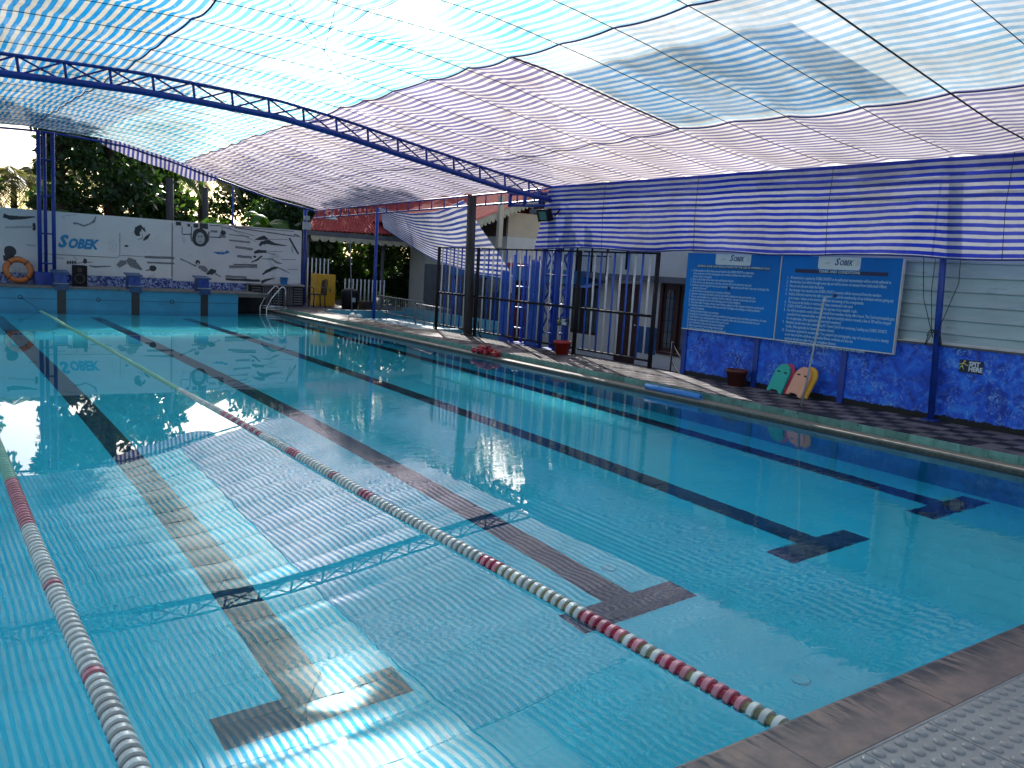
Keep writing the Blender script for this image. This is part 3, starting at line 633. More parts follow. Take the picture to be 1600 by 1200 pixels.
# ---- steel columns
def lattice_col(x0, x1, y0, y1, z0, z1, label, r=.045, step=.55, legs=4, nm='lattice_column', mt='blue', zigzag=True):
    t = thing(nm, ((x0+x1)/2, (y0+y1)/2, z0), label, 'column')
    C4 = [(x0,y0),(x1,y0),(x1,y1),(x0,y1)][:legs]
    for x, y in C4: MB().tube((x,y,z0), (x,y,z1), r, 8).build('leg', M[mt], t)
    z = z0+.35; k = 0
    while z < z1-.1:
        for a, b in zip(C4, C4[1:]+C4[:1]):
            MB().tube((a[0],a[1],z), (b[0],b[1],z), r*.45, 5).build('rung', M[mt], t)
            if zigzag and z+step < z1:
                p, q = (a, b) if k % 2 else (b, a)
                MB().tube((p[0],p[1],z), (q[0],q[1],z+step), r*.4, 5).build('brace', M[mt], t)
        z += step; k += 1
    MB().box(x0-.09, x1+.09, y0-.09, y1+.09, z0, z0+.02).build('base_plate', M[mt], t)
    return t
lattice_col(10.84, 11.14, 13.72, 14.22, .12, 3.28, 'blue lattice column carrying the truss beside the floodlight', .05, .6)
lattice_col(10.93, 11.2, 14.85, 15.4, .12, 2.06, 'short blue steel frame standing behind the bar fence', .042, .45, zigzag=False, nm='steel_frame', mt='bluelt')
t = thing('steel_partition', (10.93, 15.1, .12), 'worn blue steel panel standing upright behind the bar fence', 'partition')
MB().bbox(10.905, 10.92, 14.42, 14.82, .12, 1.95).build('sheet', M['bluelt'], t); MB().bbox(10.905, 10.92, 15.5, 15.85, .12, 1.7).build('sheet', M['bluelt'], t)
MB().box(10.90, 10.925, 14.4, 15.87, .12, .16).build('foot_rail', M['blue'], t)
lattice_col(-4.95, -4.65, 13.7, 14.1, .14, 3.2, 'blue lattice column at the far left end of the truss', .05, .6)
t = thing('tripod_column', (3.08, 26.4, .57), 'tall blue three-legged column in front of the white mural', 'column')
LG = [(2.93,26.28),(3.27,26.28),(3.10,26.52)]
for (x, y), r in zip(LG, (.055, .05, .045)): MB().tube((x,y,.57), (x,y,4.62), r, 10).build('leg', M['blue'], t)
for z in (.75, 1.15, 1.95, 2.95, 3.9):
    for a, b in zip(LG, LG[1:]+LG[:1]): MB().tube((a[0],a[1],z), (b[0],b[1],z), .02, 6).build('rung', M['blue'], t)
MB().box(2.80, 3.40, 26.16, 26.64, .57, .92).build('base_block', M['blue'], t)
# ---- ladder-like edge beam along the right side
eb = thing('edge_beam', (10.84, 18, 3.3), 'blue ladder-shaped steel beam along the right edge of the canopy', 'beam')
def zt(Y): return 3.46-max(0, Y-14)*.016
for d in (0, -.235): MB().path([(10.84, Y, zt(Y)+d-.02) for Y in np.arange(13.9, 27.01, .8)], .022, 6).build('rail', M['blue'], eb)
for Y in np.arange(14.1, 26.9, .62): MB().tube((10.84,Y,zt(Y)-.02), (10.84,Y,zt(Y)-.255), .016, 5).build('rung', M['blue'], eb)
MB().tube((10.84,-2.5,3.45), (10.84,13.9,3.45), .026, 8).build('rail', M['blue'], eb)
MB().tube((10.88,-2.5,3.30), (10.88,13.9,3.30), .018, 8).build('rail', M['blue'], eb)
t = thing('truss_bracket', (10.75, 14.6, 3.1), 'blue box bracket between truss end and edge beam', 'bracket')
for z in (3.06, 3.30): MB().sq((10.70,13.8,z), (10.76,15.5,z+.06), .06).build('bar', M['blue'], t)
for Y in (13.85, 14.35, 14.9, 15.45): MB().sq((10.73,Y,3.08), (10.73,Y,3.36), .06).build('upright', M['blue'], t)
def pole(nm, p0, p1, r, mt, label, foot=True):
    t = thing(nm, p0, label, 'pole'); MB().tube(p0, p1, r, 12).build('shaft', M[mt], t)
    if foot: MB().bbox(p0[0]-.09, p0[0]+.09, p0[1]-.09, p0[1]+.09, p0[2]-.002, p0[2]+.015).build('foot_plate', M[mt], t)
    return t
t = thing('grey_post', (10.72, 16.86, .14), 'weathered dark grey post rising through the bar fence', 'post')
MB().sq((10.715,16.86,.13), (10.715,16.98,3.38), .15).build('shaft', M['post'], t); MB().bbox(10.6,10.83,16.75,16.97,.13,.18).build('foot', M['post'], t)
pole('blue_pole', (11.72, 23.9, -.4), (11.72, 23.9, 3.34), .052, 'blue', 'slim blue pole between the red-roofed pavilion and the torn cloth')
pole('corner_post', (10.62, 26.9, .14), (10.62, 26.9, 3.24), .06, 'blue', 'blue corner post at the right end of the mural')
w = pole('blue_pole', (10.70, 5.64, .14), (10.70, 5.80, 3.46), .042, 'blue', 'blue pole with coiled cable in front of the metal sheet wall')
P = [(10.64+.05*math.cos(a), 5.70+.10*math.sin(a), 1.20+.10*math.cos(a*1.9)) for a in np.linspace(0, 14, 60)]
MB().path(P, .006, 5).build('cable_coil', M['cord'], w)
MB().path([(10.72,5.85,2.25),(10.68,5.83,1.8),(10.66,5.76,1.35),(10.64,5.72,1.2)], .005, 5).build('cable', M['cord'], w)
MB().path([(10.70,5.98,3.42),(10.70,6.02,2.4),(10.67,5.92,1.7),(10.65,5.72,1.2)], .005, 5).build('cable', M['cord'], w)
MB().path([(10.70,5.52,2.2),(10.69,5.50,1.9),(10.66,5.62,1.45),(10.64,5.70,1.2)], .005, 5).build('cable', M['cord'], w)
# ================================================================ RIGHT-HAND WALL
wl = thing('painted_wall', (10.8, 6, .12), 'low wall sponge-painted in mottled royal blue beside the deck', 'wall')
MB().box(10.79, 10.95, -2.5, 10.1, -.4, 1.09).build('wall_face', M['wallblue'], wl)
for Y in (2.9, 4.25, 7.02, 8.55, 10.06): MB().bbox(10.762, 10.792, Y-.045, Y+.045, .11, 1.085).build('pilaster', M['blue'], wl)
MB().box(10.775, 10.96, -2.5, 10.1, 1.091, 1.115).build('wall_cap', M['slabgrey'], wl)
sw = thing('sheet_wall', (10.85, 2, 1.1), 'ribbed grey-green metal sheeting above the painted wall', 'wall')
m = MB(); n = 40; y0, y1 = -2.5, 10.1
prof = []
z = 1.118; 
while z < 2.25:
    prof += [(10.86,z),(10.86,z+.125),(10.835,z+.14),(10.835,z+.16),(10.86,z+.175)]; z += .18
b = len(prof)
m.add([(x, y0, z) for x, z in prof]+[(x, y1, z) for x, z in prof], [(i, i+1, b+i+1, b+i) for i in range(b-1)])
m.build('ribbed_sheet', M['sheet'], sw)
MB().box(10.93, 10.95, 10.1, 13.65, 2.24, 2.62).build('sun_block_strip', M['sheet'], sw)  # unseen strip added behind the curtain, keeps low sun off the ledge
MB().bbox(10.80, 10.87, -2.5, 6.2, 1.116, 1.145).build('sill_trim', M['white'], sw)
# ---- striped side curtain
ct = thing('side_curtain', (10.74, 8, 2.2), 'long royal blue and grey striped cloth hung above the notice boards', 'curtain')
m = MB()
def cpt(u, v):
    top = (10.80, -2.5+u*16.45); Y = top[1]; zt_ = 3.45
    Yb = -2.5+u*(16.45+.42*max(0, (u-.8)/.2)); Y = Y+(Yb-Y)*v
    zb_ = 2.205+.02*math.sin(Y*2.1)+.015*snoise(Y*2.5, 1)
    x = 10.645+.030*math.sin(Y*1.7+v*1.5)*v+.02*(snoise(Y*1.6, v*2)-.5)
    return (x, Y, zt_+(zb_-zt_)*v)
m.grid(cpt, 150, 16, uvfn=lambda u, v: (u*16.45, v*1.245+.012*math.sin(u*40)*v*(1-v)*4)); m.build('curtain_cloth', M['cl_curt'], ct)
MB().path([cpt(u, 1) for u in np.linspace(0, 1, 80)], .012, 5).build('hem', M['seam'], ct)
for Y in (9.9, 12.2, 7.4, 5.0): MB().path([(10.60,Y,3.45),(10.60,Y+.02,2.8),(10.60,Y-.02,2.2)], .004, 4).build('tie_cord', M['cord'], ct)
# ---- torn cloth hanging by the fence
hc = thing('torn_cloth', (11.0, 20, 2.4), 'torn blue striped cloth drooping from the edge beam over the fence', 'cloth')
TOP = [(22.44,3.28),(21.63,3.14),(20.51,3.06),(19.15,3.09),(17.87,3.34),(17.52,2.98),(17.0,2.57),(16.28,2.05),(15.59,1.51)]
BOT = [(22.27,2.68),(21.18,2.40),(20.07,2.14),(18.70,1.78),(17.18,1.55),(15.58,1.47)]
def along(P, t):
    d = [0]
    for a, b in zip(P, P[1:]): d.append(d[-1]+math.dist(a, b))
    return [float(np.interp(t*d[-1], d, [p[k] for p in P])) for k in (0, 1)]
m = MB()
def hpt(u, v):
    a = along(TOP[:5], u) if True else None
    # left edge to right slanted edge: rows fan out from the tied top edge to the trailing tip
    R = along(TOP[4:], v); Lf = (22.44-.17*v, 3.28-.6*v)
    topp = along(TOP[:5], u); botp = along(BOT, u)
    y = (1-v)*topp[0]+v*botp[0] + u*u*(R[0]-((1-v)*TOP[4][0]+v*BOT[-1][0]))
    z = (1-v)*topp[1]+v*botp[1] + u*u*(R[1]-((1-v)*TOP[4][1]+v*BOT[-1][1]))
    z -= .10*math.sin(math.pi*u)*(1-v)*v*2
    return (11.02+.10*math.sin(u*7+v*2)*v+.06*snoise(u*6, v*3), y, z)
m.grid(hpt, 60, 30, uvfn=lambda u, v: (u*6, v*1.55)); m.build('cloth_sheet', M['cl_hang'], hc)
MB().path([hpt(.32, v) for v in np.linspace(0, 1, 14)], .006, 5).build('seam', M['seam'], hc)
MB().path([hpt(u, 1) for u in np.linspace(0, 1, 40)], .008, 5).build('hem', M['seam'], hc)
# ---- notice boards
def board(y0, y1, z0, z1, label, head, body, hx, barr, bx, size, plate, ls):
    t = thing('notice_board', (10.72, (y0+y1)/2, z0), label, 'notice board')
    MB().box(10.70, 10.74, y0+.004, y1-.004, z0, z1).build('panel', M['board'], t)
    f = MB()
    f.box(10.694, 10.745, y0, y1, z0-.012, z0+.004); f.box(10.694, 10.745, y0-.008, y0+.006, z0-.012, z1)
    f.build('frame', M['white'], t)
    pl = MB(); a, b, lo = plate; r = .035
    poly = [(a, z1-.002), (b, z1-.002)] + [(b+r-r*math.cos(q), lo+r-r*math.sin(q)) for q in np.linspace(0, math.pi/2, 5)] + [(a-r+r*math.sin(q), lo+r-r*math.cos(q)) for q in np.linspace(0, math.pi/2, 5)]
    pl.prism(poly, lambda y, z, t_: (t_, y, z), 10.7005, 10.6955); p = pl.build('logo_plate', M['boardwhite'], t)
    yc = (a+b)/2
    text('S', .135, (10.695, yc+.07, lo+.065), ROT_SIDE, M['logo2'], t, 'logo_text', .35, .003); text('OBEK', .10, (10.695, yc-.005, lo+.065), ROT_SIDE, M['logo2'], t, 'logo_text', .35, .003, xs=.8)
    MB().path([(10.694, yc+.22, lo+.08), (10.694, yc+.17, lo+.095), (10.694, yc+.14, lo+.09)], .004, 4).build('logo_mark', M['inkM'], t)
    for r in (.03, .05): MB().path([(10.694, yc-.26-r*math.cos(q), lo+.10+r*math.sin(q)) for q in np.linspace(-.9, .9, 7)], .003, 4).build('logo_mark', M['inkL'], t)
    MB().box(10.6975, 10.7005, barr[1], barr[0], barr[2], barr[3]).build('heading_bar', M['boarddk'], t)
    text(head, hx[1], (10.697, hx[0], barr[2]+.014), ROT_SIDE, M['boardtxt'], t, 'heading_text', 0, .001, align='CENTER')
    text(body, size, (10.6985, bx[0], bx[1]), ROT_SIDE, M['boardtxt'], t, 'printed_text', 0, .0006, ls=ls, xs=bx[2])
    MB().box(10.69, 10.70, (y0+y1)/2-.02, (y0+y1)/2+.03, 1.62, 1.67).build('tape_patch', M['signblk'], t)
    return t
B1 = """1.  All the members to fill in their personal details in the SOBEK SPORTS at registration
     of the swimmers and their photographs and a medical certificate from their doctor
     (Doctor letter if necessary).
2.  Entry to the facility will be made only with Membership ID.
3.  Those who do not obey proper swimming costume will not be allowed in the pool.
4.  Swimmers should bring their own proper swimming costume and cap and wear it any way checking by the
     attendant of the pool.
5.  Use of oil before entering the pool is strictly prohibited.
6.  Swimmers must wash themselves with the soap before getting into the pool and after use.
7.  Do not use the facility if any complaints of skin or infection, eye and on the body and head.
8.  Spitting and passing of urine in the swimming pool is strictly prohibited.
9.  Those who suffer contagious disease, heart disease, epilepsy and like diseases should not use the pool.
10. Unhealthy swimmers and those with open wounds or bandages and drinking is strictly prohibited
     in the pool premises.
11. Running around and play is not permitted.
12. Jumping from the starting block is strictly prohibited during general swim and without permission of coach.
13. Small children to be accompanied by a parent or guardian who will not be allowed inside the pool.
14. Swimming is prohibited after the time of the pool is over.
15. Use of footwear in the pool deck area is prohibited.
16. Keep the pool and its surroundings clean and tidy.
17. Listen to the pool staff and obey the rules of the pool."""
B2 = """1.   All instructions required by SOBEK SPORTS or its authorised representative will be strictly adhered to.
2.   Membership Card will be brought every day and will be shown on demand from Authorized Officer.
3.   Pets are not allowed inside the facility.
4.   Any damage / loss caused to the SOBEK SPORTS property will be recovered from the member.
5.   Facility Authority reserves the right to suspend / cancel the membership of any individual without giving any
      prior notice / reason in the interest of efficient functioning of the arrangements.
6.   The access to the facility is restricted to those mentioned in the card.
7.   SOBEK SPORTS will not be responsible for any loss of any valuable / cash.
8.   Fee will be accepted a week before the month from members during office hours. The Card automatically gets
      cancelled if not renewed within one month. Expired month(s) without renewal, a fee of 100 will be charged
      for reregistration, (Not applicable for new batch members)
9.   Members should return the membership ID / Smart Card if not continuing / availing any SOBEK SPORTS
      Facility. (Not applicable for Summer vacation classes)
10.  Documents required for membership: Two passport size photographs, copy of residential proof or identity
      proof, date of birth certificate, and medical fitness certificate and also the
      applicant should not suffer from any contagious diseases.
11.  SOBEK SPORTS reserves the right to change the Training time as and when required."""
board(8.19, 10.09, .93, 2.19, 'blue notice board with dense rules, nearer the bar fence', 'GENERAL RULES AND REGULATIONS FOR THE USE OF SWIMMING POOL', B1, (9.12,.045), (9.87,8.38,1.955,2.005), (9.98,1.89,.70), .052, (9.47,8.76,2.015), .92)
board(6.26, 8.175, .93, 2.19, 'blue notice board with terms and conditions, nearer the metal sheet', 'TERMS AND CONDITIONS', B2, (7.2,.055), (7.93,6.46,1.945,2.0), (8.06,1.85,.635), .060, (7.55,6.88,2.01), 1.0)
def spit(y, z, w, h, label, x):
    t = thing('spit_sign', (x, y, z), label, 'sign')
    MB().box(x, x+.008, y-w/2, y+w/2, z-h/2, z+h/2).build('plate', M['signblk'], t)
    text('SPIT\nHERE', h*.50, (x-.001, y+w*.10, z+h*.06), ROT_SIDE, M['boardwhite'], t, 'printed_text', 0, .0035, ls=.80, xs=.92)
    k = MB(); yy = y+w*.32
    for a, b in (((0,.3),(.06,.05)), ((.06,.05),(-.02,-.28)), ((.06,.05),(.16,-.25)), ((0,.22),(.2,.12)), ((0,.2),(-.18,.05))):
        k.tube((x-.001, yy+a[0]*w, z+a[1]*h), (x-.001, yy+b[0]*w, z+b[1]*h), h*.045, 5)
    k.lathe([(h*.09,0),(h*.09,-.002),(0,-.002)], (x, yy-.03*w, z+h*.38), 10, ax='x'); k.build('pictogram', M['signyel'], t)
spit(5.26, .88, .29, .16, 'small navy sign reading SPIT HERE on the painted wall', 10.780)
spit(13.37, .75, .36, .15, 'small navy sign tied to the bars of the fence', 10.745)
# ================================================================ BAR FENCE
def fence(y0, y1, label, diag=False, both=False):
    t = thing('bar_fence', (10.8, (y0+y1)/2, .14), label, 'fence', 'bar fence sections between deck and house')
    for Y in ((y0, y1) if both else (y0,)): MB().sq((10.8,Y,.12), (10.8,Y,2.19), .058).build('post', M['blackmetal'], t)
    for z, w in ((2.17,.03), (1.06,.045), (.26,.035)): MB().sq((10.8,y0+.04,z), (10.8,y1-.04,z), w).build('rail', M['blackmetal'], t)
    n = int(round((y1-y0)/.183)); bw = {k: MB().sq((0,0,0), (0,0,1.90), .026).mesh('bar', M[k]) for k in ('white','bluelt')}
    for k in range(1, n): inst('bar', bw['white' if k % 2 else 'bluelt'], t, (10.8, y0+(y1-y0)*k/n, .265))
    if diag: MB().path([(10.77,y1-.1,.5),(10.75,y1-.16,.25),(10.72,y1-.35,.14)], .018, 6).build('latch_bar', M['blackmetal'], t)
fence(10.88, 12.95, 'blue and white bar fence section nearest the notice boards')
fence(13.03, 16.62, 'wide middle section of bar fence with the small sign tied on', True)
fence(16.70, 18.50, 'bar fence section farthest from the notice boards, by the grey post', both=True)
# ================================================================ HOUSE BEHIND THE FENCE
h = thing('white_house', (14.5, 15, -.42), 'white house with dark wooden window and door behind the bar fence', 'house')
HX = 14.6
def wall_holes(x, t, y0, y1, z0, z1, holes):
    """wall slab in the plane x, with rectangular openings"""
    m = MB(); ys = sorted({y0, y1, *[v for q in holes for v in q[:2]]}); zs = sorted({z0, z1, *[v for q in holes for v in q[2:]]})
    for a, b in zip(ys, ys[1:]):
        for c_, d in zip(zs, zs[1:]):
            if not any(q[0] <= a and b <= q[1] and q[2] <= c_ and d <= q[3] for q in holes): m.box(x, x+t, a, b, c_, d)
    return m
holes = [(13.45,14.45,.02,1.60), (15.25,16.05,-.42,1.56), (16.75,18.1,.15,1.45)]
wall_holes(HX, .2, 9.5, 19.2, -.42, 3.3, holes).build('wall', M['housew'], h)
MB().box(HX+.21, 19, 9.5, 9.7, -.42, 3.3).build('wall', M['housew'], h); MB().box(HX+.21, 19, 19.0, 19.2, -.42, 3.3).build('wall', M['housew'], h)
MB().box(HX+1.2, HX+1.25, 9.7, 19.0, -.42, 3.3).build('inner_wall', M['housebrown'], h)
MB().box(HX-.45, 19.2, 9.3, 19.4, 3.3, 3.42).build('roof_slab', M['slabgrey'], h)
MB().bbox(HX-.42, HX+.002, 11.0, 19.3, 1.64, 1.78).build('sunshade', M['slabgrey'], h)
# window with two arched casements
def window(y0, y1, z0, z1):
    f = MB(); f.box(HX-.03, HX+.08, y0-.06, y1+.06, z0-.07, z0-.001); f.box(HX-.03, HX+.08, y0-.06, y1+.06, z1+.001, z1+.06)
    for Y in (y0-.03, (y0+y1)/2, y1+.03): f.box(HX-.028, HX+.078, Y-.045, Y+.045, z0, z1)
    w = f.build('window', M['wood'], h)
    for a, b in ((y0+.02, (y0+y1)/2-.05), ((y0+y1)/2+.05, y1-.02)):
        arch = [(a+.07, z0+.10), (b-.07, z0+.10)] + [((a+b)/2+((b-a)/2-.07)*math.cos(q), z1-.36+.26*math.sin(q)) for q in np.linspace(0, math.pi, 9)]
        MB().prism(arch, lambda y, z, t: (t, y, z), HX+.012, HX+.022).build('pane', M['glass'], w)
        m = MB(); m.box(HX+.024, HX+.05, a, b, z0, z1); m.build('casement', M['wood'], w)
        g = MB()
        for z in np.linspace(z0+.2, z1-.3, 5): g.tube((HX+.004,a+.05,z), (HX+.004,b-.05,z), .006, 4)
        for Y in np.linspace(a+.09, b-.09, 3): g.tube((HX+.004,Y,z0+.08), (HX+.004,Y,z1-.12), .006, 4)
        g.build('grille', M['blackmetal'], w)
window(13.45, 14.45, .02, 1.60)
d = MB(); d.box(HX+.03, HX+.08, 15.27, 16.03, -.42, 1.55); d = d.build('door', M['wood'], h)
for z in (-.25, .35, .95): MB().bbox(HX+.022, HX+.031, 15.37, 15.93, z, z+.48).build('door_panel', M['wood'], d)
MB().lathe([(.03,0),(.03,-.04),(0,-.05)], (HX+.03,15.34,.55), 10, ax='x').build('handle', M['steel'], d)
w = wall_holes(HX+.04, .03, 16.75, 18.1, .15, 1.45, [(16.83,17.38,.23,1.37), (17.46,18.02,.23,1.37)]).build('window', M['wood'], h)
MB().box(HX+.055, HX+.06, 16.8, 18.05, .2, 1.4).build('pane', M['glass'], w)
for Y in np.arange(16.9, 18.0, .11): MB().tube((HX+.02,Y,.2), (HX+.02,Y,1.4), .008, 4).build('grille_bar', M['blackmetal'], w)
MB().box(HX-.004, HX+.0005, 14.55, 15.2, -.1, .55).build('dado', M['bluepanel'], h)
a = MB(); a.add([(HX-.6,16.5,1.40),(HX-.6,18.4,1.40),(HX-.02,18.4,1.58),(HX-.02,16.5,1.58),(HX-.6,16.5,1.385),(HX-.6,18.4,1.385),(HX-.02,18.4,1.565),(HX-.02,16.5,1.565)], [(0,1,2,3),(7,6,5,4),(0,4,5,1),(1,5,6,2),(2,6,7,3),(3,7,4,0)])
a.build('window_awning', M['blueawning'], h)
MB().tube((HX-.08,15.7,1.9), (HX-.08,15.7,3.3), .04, 8).build('downpipe', M['blackmetal'], h)
# railings and cables on the wall above the sunshade
for Y in (16.3, 16.9, 17.5, 18.1): MB().sq((HX-.2,Y,1.78), (HX-.2,Y,2.6), .04).build('balcony_bar', M['blackmetal'], h)
for z in (2.2, 2.6): MB().sq((HX-.2,16.2,z), (HX-.2,18.3,z), .035).build('balcony_rail', M['blackmetal'], h)
MB().path([(HX-.3,10.9,.0),(HX-.3,12.9,1.0)], .02, 5).build('stair_rail', M['blackmetal'], h)
t = thing('stair_railing', (11.35, 10.5, -.3), 'black slanted railing bars between fence post and painted wall', 'railing')
MB().tube((11.2,10.75,-.3), (11.2,10.75,.62), .016, 6).build('post', M['blackmetal'], t)
for a, b in ((.55,-.1), (.25,-.35)): MB().tube((11.2,10.72,a), (11.2,9.9,b-.15), .014, 6).build('slanted_bar', M['blackmetal'], t)
# upper house: brown and beige corner with gabled red roof
h2 = thing('brown_house', (16.2, 23.3, -.42), 'two-storey brown and beige house with red sheet roof behind the torn cloth', 'house')
XC, YC = 16.2, 23.35
MB().box(XC, 21, YC, 30, -.42, 2.40).build('lower_wall', M['housew'], h2)
MB().box(XC-.03, 21, YC-.03, 30, 2.401, 2.80).build('floor_band', M['housew'], h2)
MB().box(XC, XC+.1, YC+.1, 30, 2.801, 3.75).build('side_wall', M['housebrown'], h2)
MB().box(XC, 21, YC, YC+.098, 2.801, 3.60).build('front_wall', M['housebeige'], h2)
MB().box(XC-.9, XC-.75, YC-.8, YC-.65, 2.4, 4.0).build('porch_post', M['housebeige'], h2)
MB().bbox(XC-.05, XC-.001, 24.4, 25.6, 1.35, 2.25).build('window', M['glass'], h2); MB().bbox(XC+1.0, XC+2.0, YC-.05, YC-.001, 1.1, 2.1).build('window', M['glass'], h2)
MB().tube((XC+.9,YC-.06,3.6), (XC+.9,YC-.06,5.2), .03, 6).build('porch_rod', M['white'], h2)
a = MB(); a.add([(XC-.9,YC-.4,1.70),(XC+5,YC-.9,1.62),(XC+5,YC,1.95),(XC-.9,YC,1.95)], [(0,1,2,3)]); a.build('tile_awning', M['redroof'], h2)
def ribbed_roof(p00, p10, p01, p11, n, mat, parent, name='roof', amp=.03):
    """corrugated sheet: ribs run from the eave edge p00-p10 up to the ridge edge p01-p11"""
    m = MB(); A, B, C_, D = (Vector(p) for p in (p00, p10, p01, p11)); vs = []
    nn = ((B-A).cross(C_-A)).normalized()
    if nn.z < 0: nn = -nn
    pat = [0, 0, 1, 1]
    for i in range(n*4+1):
        u = i/(n*4); hgt = amp*pat[i % 4]
        vs += [A.lerp(B, u)+nn*hgt, C_.lerp(D, u)+nn*hgt]
    m.add(vs, [(2*i, 2*i+2, 2*i+3, 2*i+1) for i in range(n*4)])
    m.add([A-nn*.03, B-nn*.03, D-nn*.03, C_-nn*.03], [(0,1,2,3)])
    return m.build(name, mat, parent)
rf = ribbed_roof((14.55,22.7,3.20), (14.55,36,3.20), (18.2,22.7,4.72), (18.2,36,4.72), 60, M['redroof'], h2)
ribbed_roof((21.8,22.7,3.20), (21.8,36,3.20), (18.2,22.7,4.73), (18.2,36,4.73), 60, M['redroof'], h2)
# scalloped bargeboard
m = MB(); n = 26
for i in range(n):
    u0, u1 = i/n, (i+1)/n; xa, xb_ = 14.5+u0*3.7, 14.5+u1*3.7; za, zb_ = 3.16+u0*1.54, 3.16+u1*1.54
    poly = [(xa,za),(xb_,zb_),(xb_,zb_-.17),((xa+xb_)/2+.03,(za+zb_)/2-.26),((xa+xb_)/2-.03,(za+zb_)/2-.26),(xa,za-.17)]
    m.prism(poly, lambda x, z, t: (x, t, z), 22.66, 22.69)
m.build('bargeboard', M['fascia'], h2)
# pavilion with red roof at the far corner
pv = thing('red_roof_pavilion', (13.5, 29, -.42), 'open pavilion with red ribbed sheet roof at the far right corner', 'pavilion')
ribbed_roof((11.3,28.6,2.66), (16.5,28.6,2.78), (13.2,32,3.72), (16.5,32,3.80), 34, M['redroof'], pv, amp=.035)
MB().box(11.25, 16.5, 28.52, 28.60, 2.50, 2.66).build('fascia_board', M['slabgrey'], pv)
m = MB()
for i in range(16):
    x = 11.5+i*.32; m.prism([(x,2.50),(x+.32,2.50),(x+.32,2.40),(x+.24,2.31),(x+.08,2.31),(x,2.40)], lambda a, z, t: (a, t, z), 28.54, 28.57)
m.build('scalloped_trim', M['fascia'], pv)
for x, y in ((11.45,28.75), (14.6,29.2), (16.3,28.75), (13.3,31.8)): MB().tube((x,y,-.42), (x,y,2.62), .07, 8).build('post', M['slabgrey'], pv)
# service counter with blue fascia behind the fence
sh = thing('snack_counter', (13.2, 17, -.42), 'dark open shelter with blue fascia, red and blue lockers behind the fence', 'shelter')
MB().box(13.6, 16.0, 16.9, 22.6, 1.45, 1.80).build('fascia', M['bluefascia'], sh)
MB().box(15.9, 16.0, 19.3, 22.5, -.42, 1.449).build('back_wall', M['slabgrey'], sh)
for k, (a, b, c_) in enumerate(((19.9,20.6,'redpanel'),(20.7,21.4,'redpanel'),(21.5,22.2,'bluepanel'),(19.3,19.85,'bluepanel'))):
    lk = MB().bbox(14.9, 15.4, a, b, -.42, 1.0).build('locker', M[c_], sh); MB().box(14.885, 14.902, a+.08, a+.12, .25, .45).build('locker_handle', M['steel'], lk)
for Y in (17.0, 19.3, 22.4): MB().tube((13.7,Y,-.42), (13.7,Y,1.45), .05, 8).build('post', M['blue'], sh)
for k, z in enumerate((.3, .75, 1.15)): MB().box(14.2, 14.5, 22.7, 24.2, z, z+.03).build('shelf', M['slabgrey'], sh)
MB().box(14.9, 15.0, 22.7, 26.5, -.42, 1.75).build('grey_wall', M['slabgrey'], sh)
for Y in (23.9, 25.2): MB().box(14.885, 14.901, Y-.01, Y+.01, -.42, 1.75).build('wall_joint', M['slabgrey'], sh)
# small pool for children
kp = thing('kids_pool', (11.6, 21.5, -.2), 'shallow light blue paddling pool between deck and metal railing', 'pool')
m = MB(); m.box(10.36, 13.1, 18.65, 24.35, -.45, -.18); m.box(12.95, 13.1, 18.65, 24.35, -.18, .32); m.box(10.36, 12.95, 24.2, 24.35, -.18, .2); m.box(10.36, 10.42, 18.65, 24.2, -.18, .13); m.box(10.42, 12.95, 18.65, 18.75, -.18, .13)
m.build('basin', M['kidaqua'], kp)
MB().add([(10.42,18.75,-.02),(12.95,18.75,-.02),(12.95,24.2,-.02),(10.42,24.2,-.02)], [(0,1,2,3)]).build('pool_surface', M['kidaqua'], kp)
rl = thing('pool_railing', (12.6, 22, .3), 'grey tube railing behind the paddling pool', 'railing')
def railing(t, a, b, z0, z1, n):
    for z in (z1, z0+.06): MB().tube((a[0],a[1],z), (b[0],b[1],z), .018, 6).build('rail', M['aluminium'], t)
    for k in range(n+1):
        u = k/n; x, y = a[0]+(b[0]-a[0])*u, a[1]+(b[1]-a[1])*u
        MB().tube((x,y,z0-.05 if k % 5 == 0 else z0+.06), (x,y,z1), .018 if k % 5 == 0 else .008, 5).build('baluster', M['aluminium'], t)
railing(rl, (12.2,24.6), (12.0,21.3), .10, .66, 24)
rl = thing('pool_railing', (11.6, 20, .1), 'short grey tube railing at the fence end of the paddling pool', 'railing')
railing(rl, (11.65,21.1), (11.35,18.75), .10, .62, 18)
for k, (x, y, w_) in enumerate(((10.30,22.35,'left of the far pair'), (10.34,22.02,'right of the far pair'), (10.28,19.75,'flat one of the near pair'), (10.30,19.3,'round one of the near pair'))):
    m = MB(); r = .10 if k != 2 else .09; hh = .10 if k != 2 else .05
    m.lathe([(0,0),(r,0),(r*.98,hh*.4),(r*.75,hh*.8),(r*.4,hh*.97),(0,hh)], (x,y,.141), 18)
    tag(m.build('white_float', M['whiteplastic']), 'white domed float by the paddling pool, '+w_, 'float', 'white floats on the paddling pool edge')
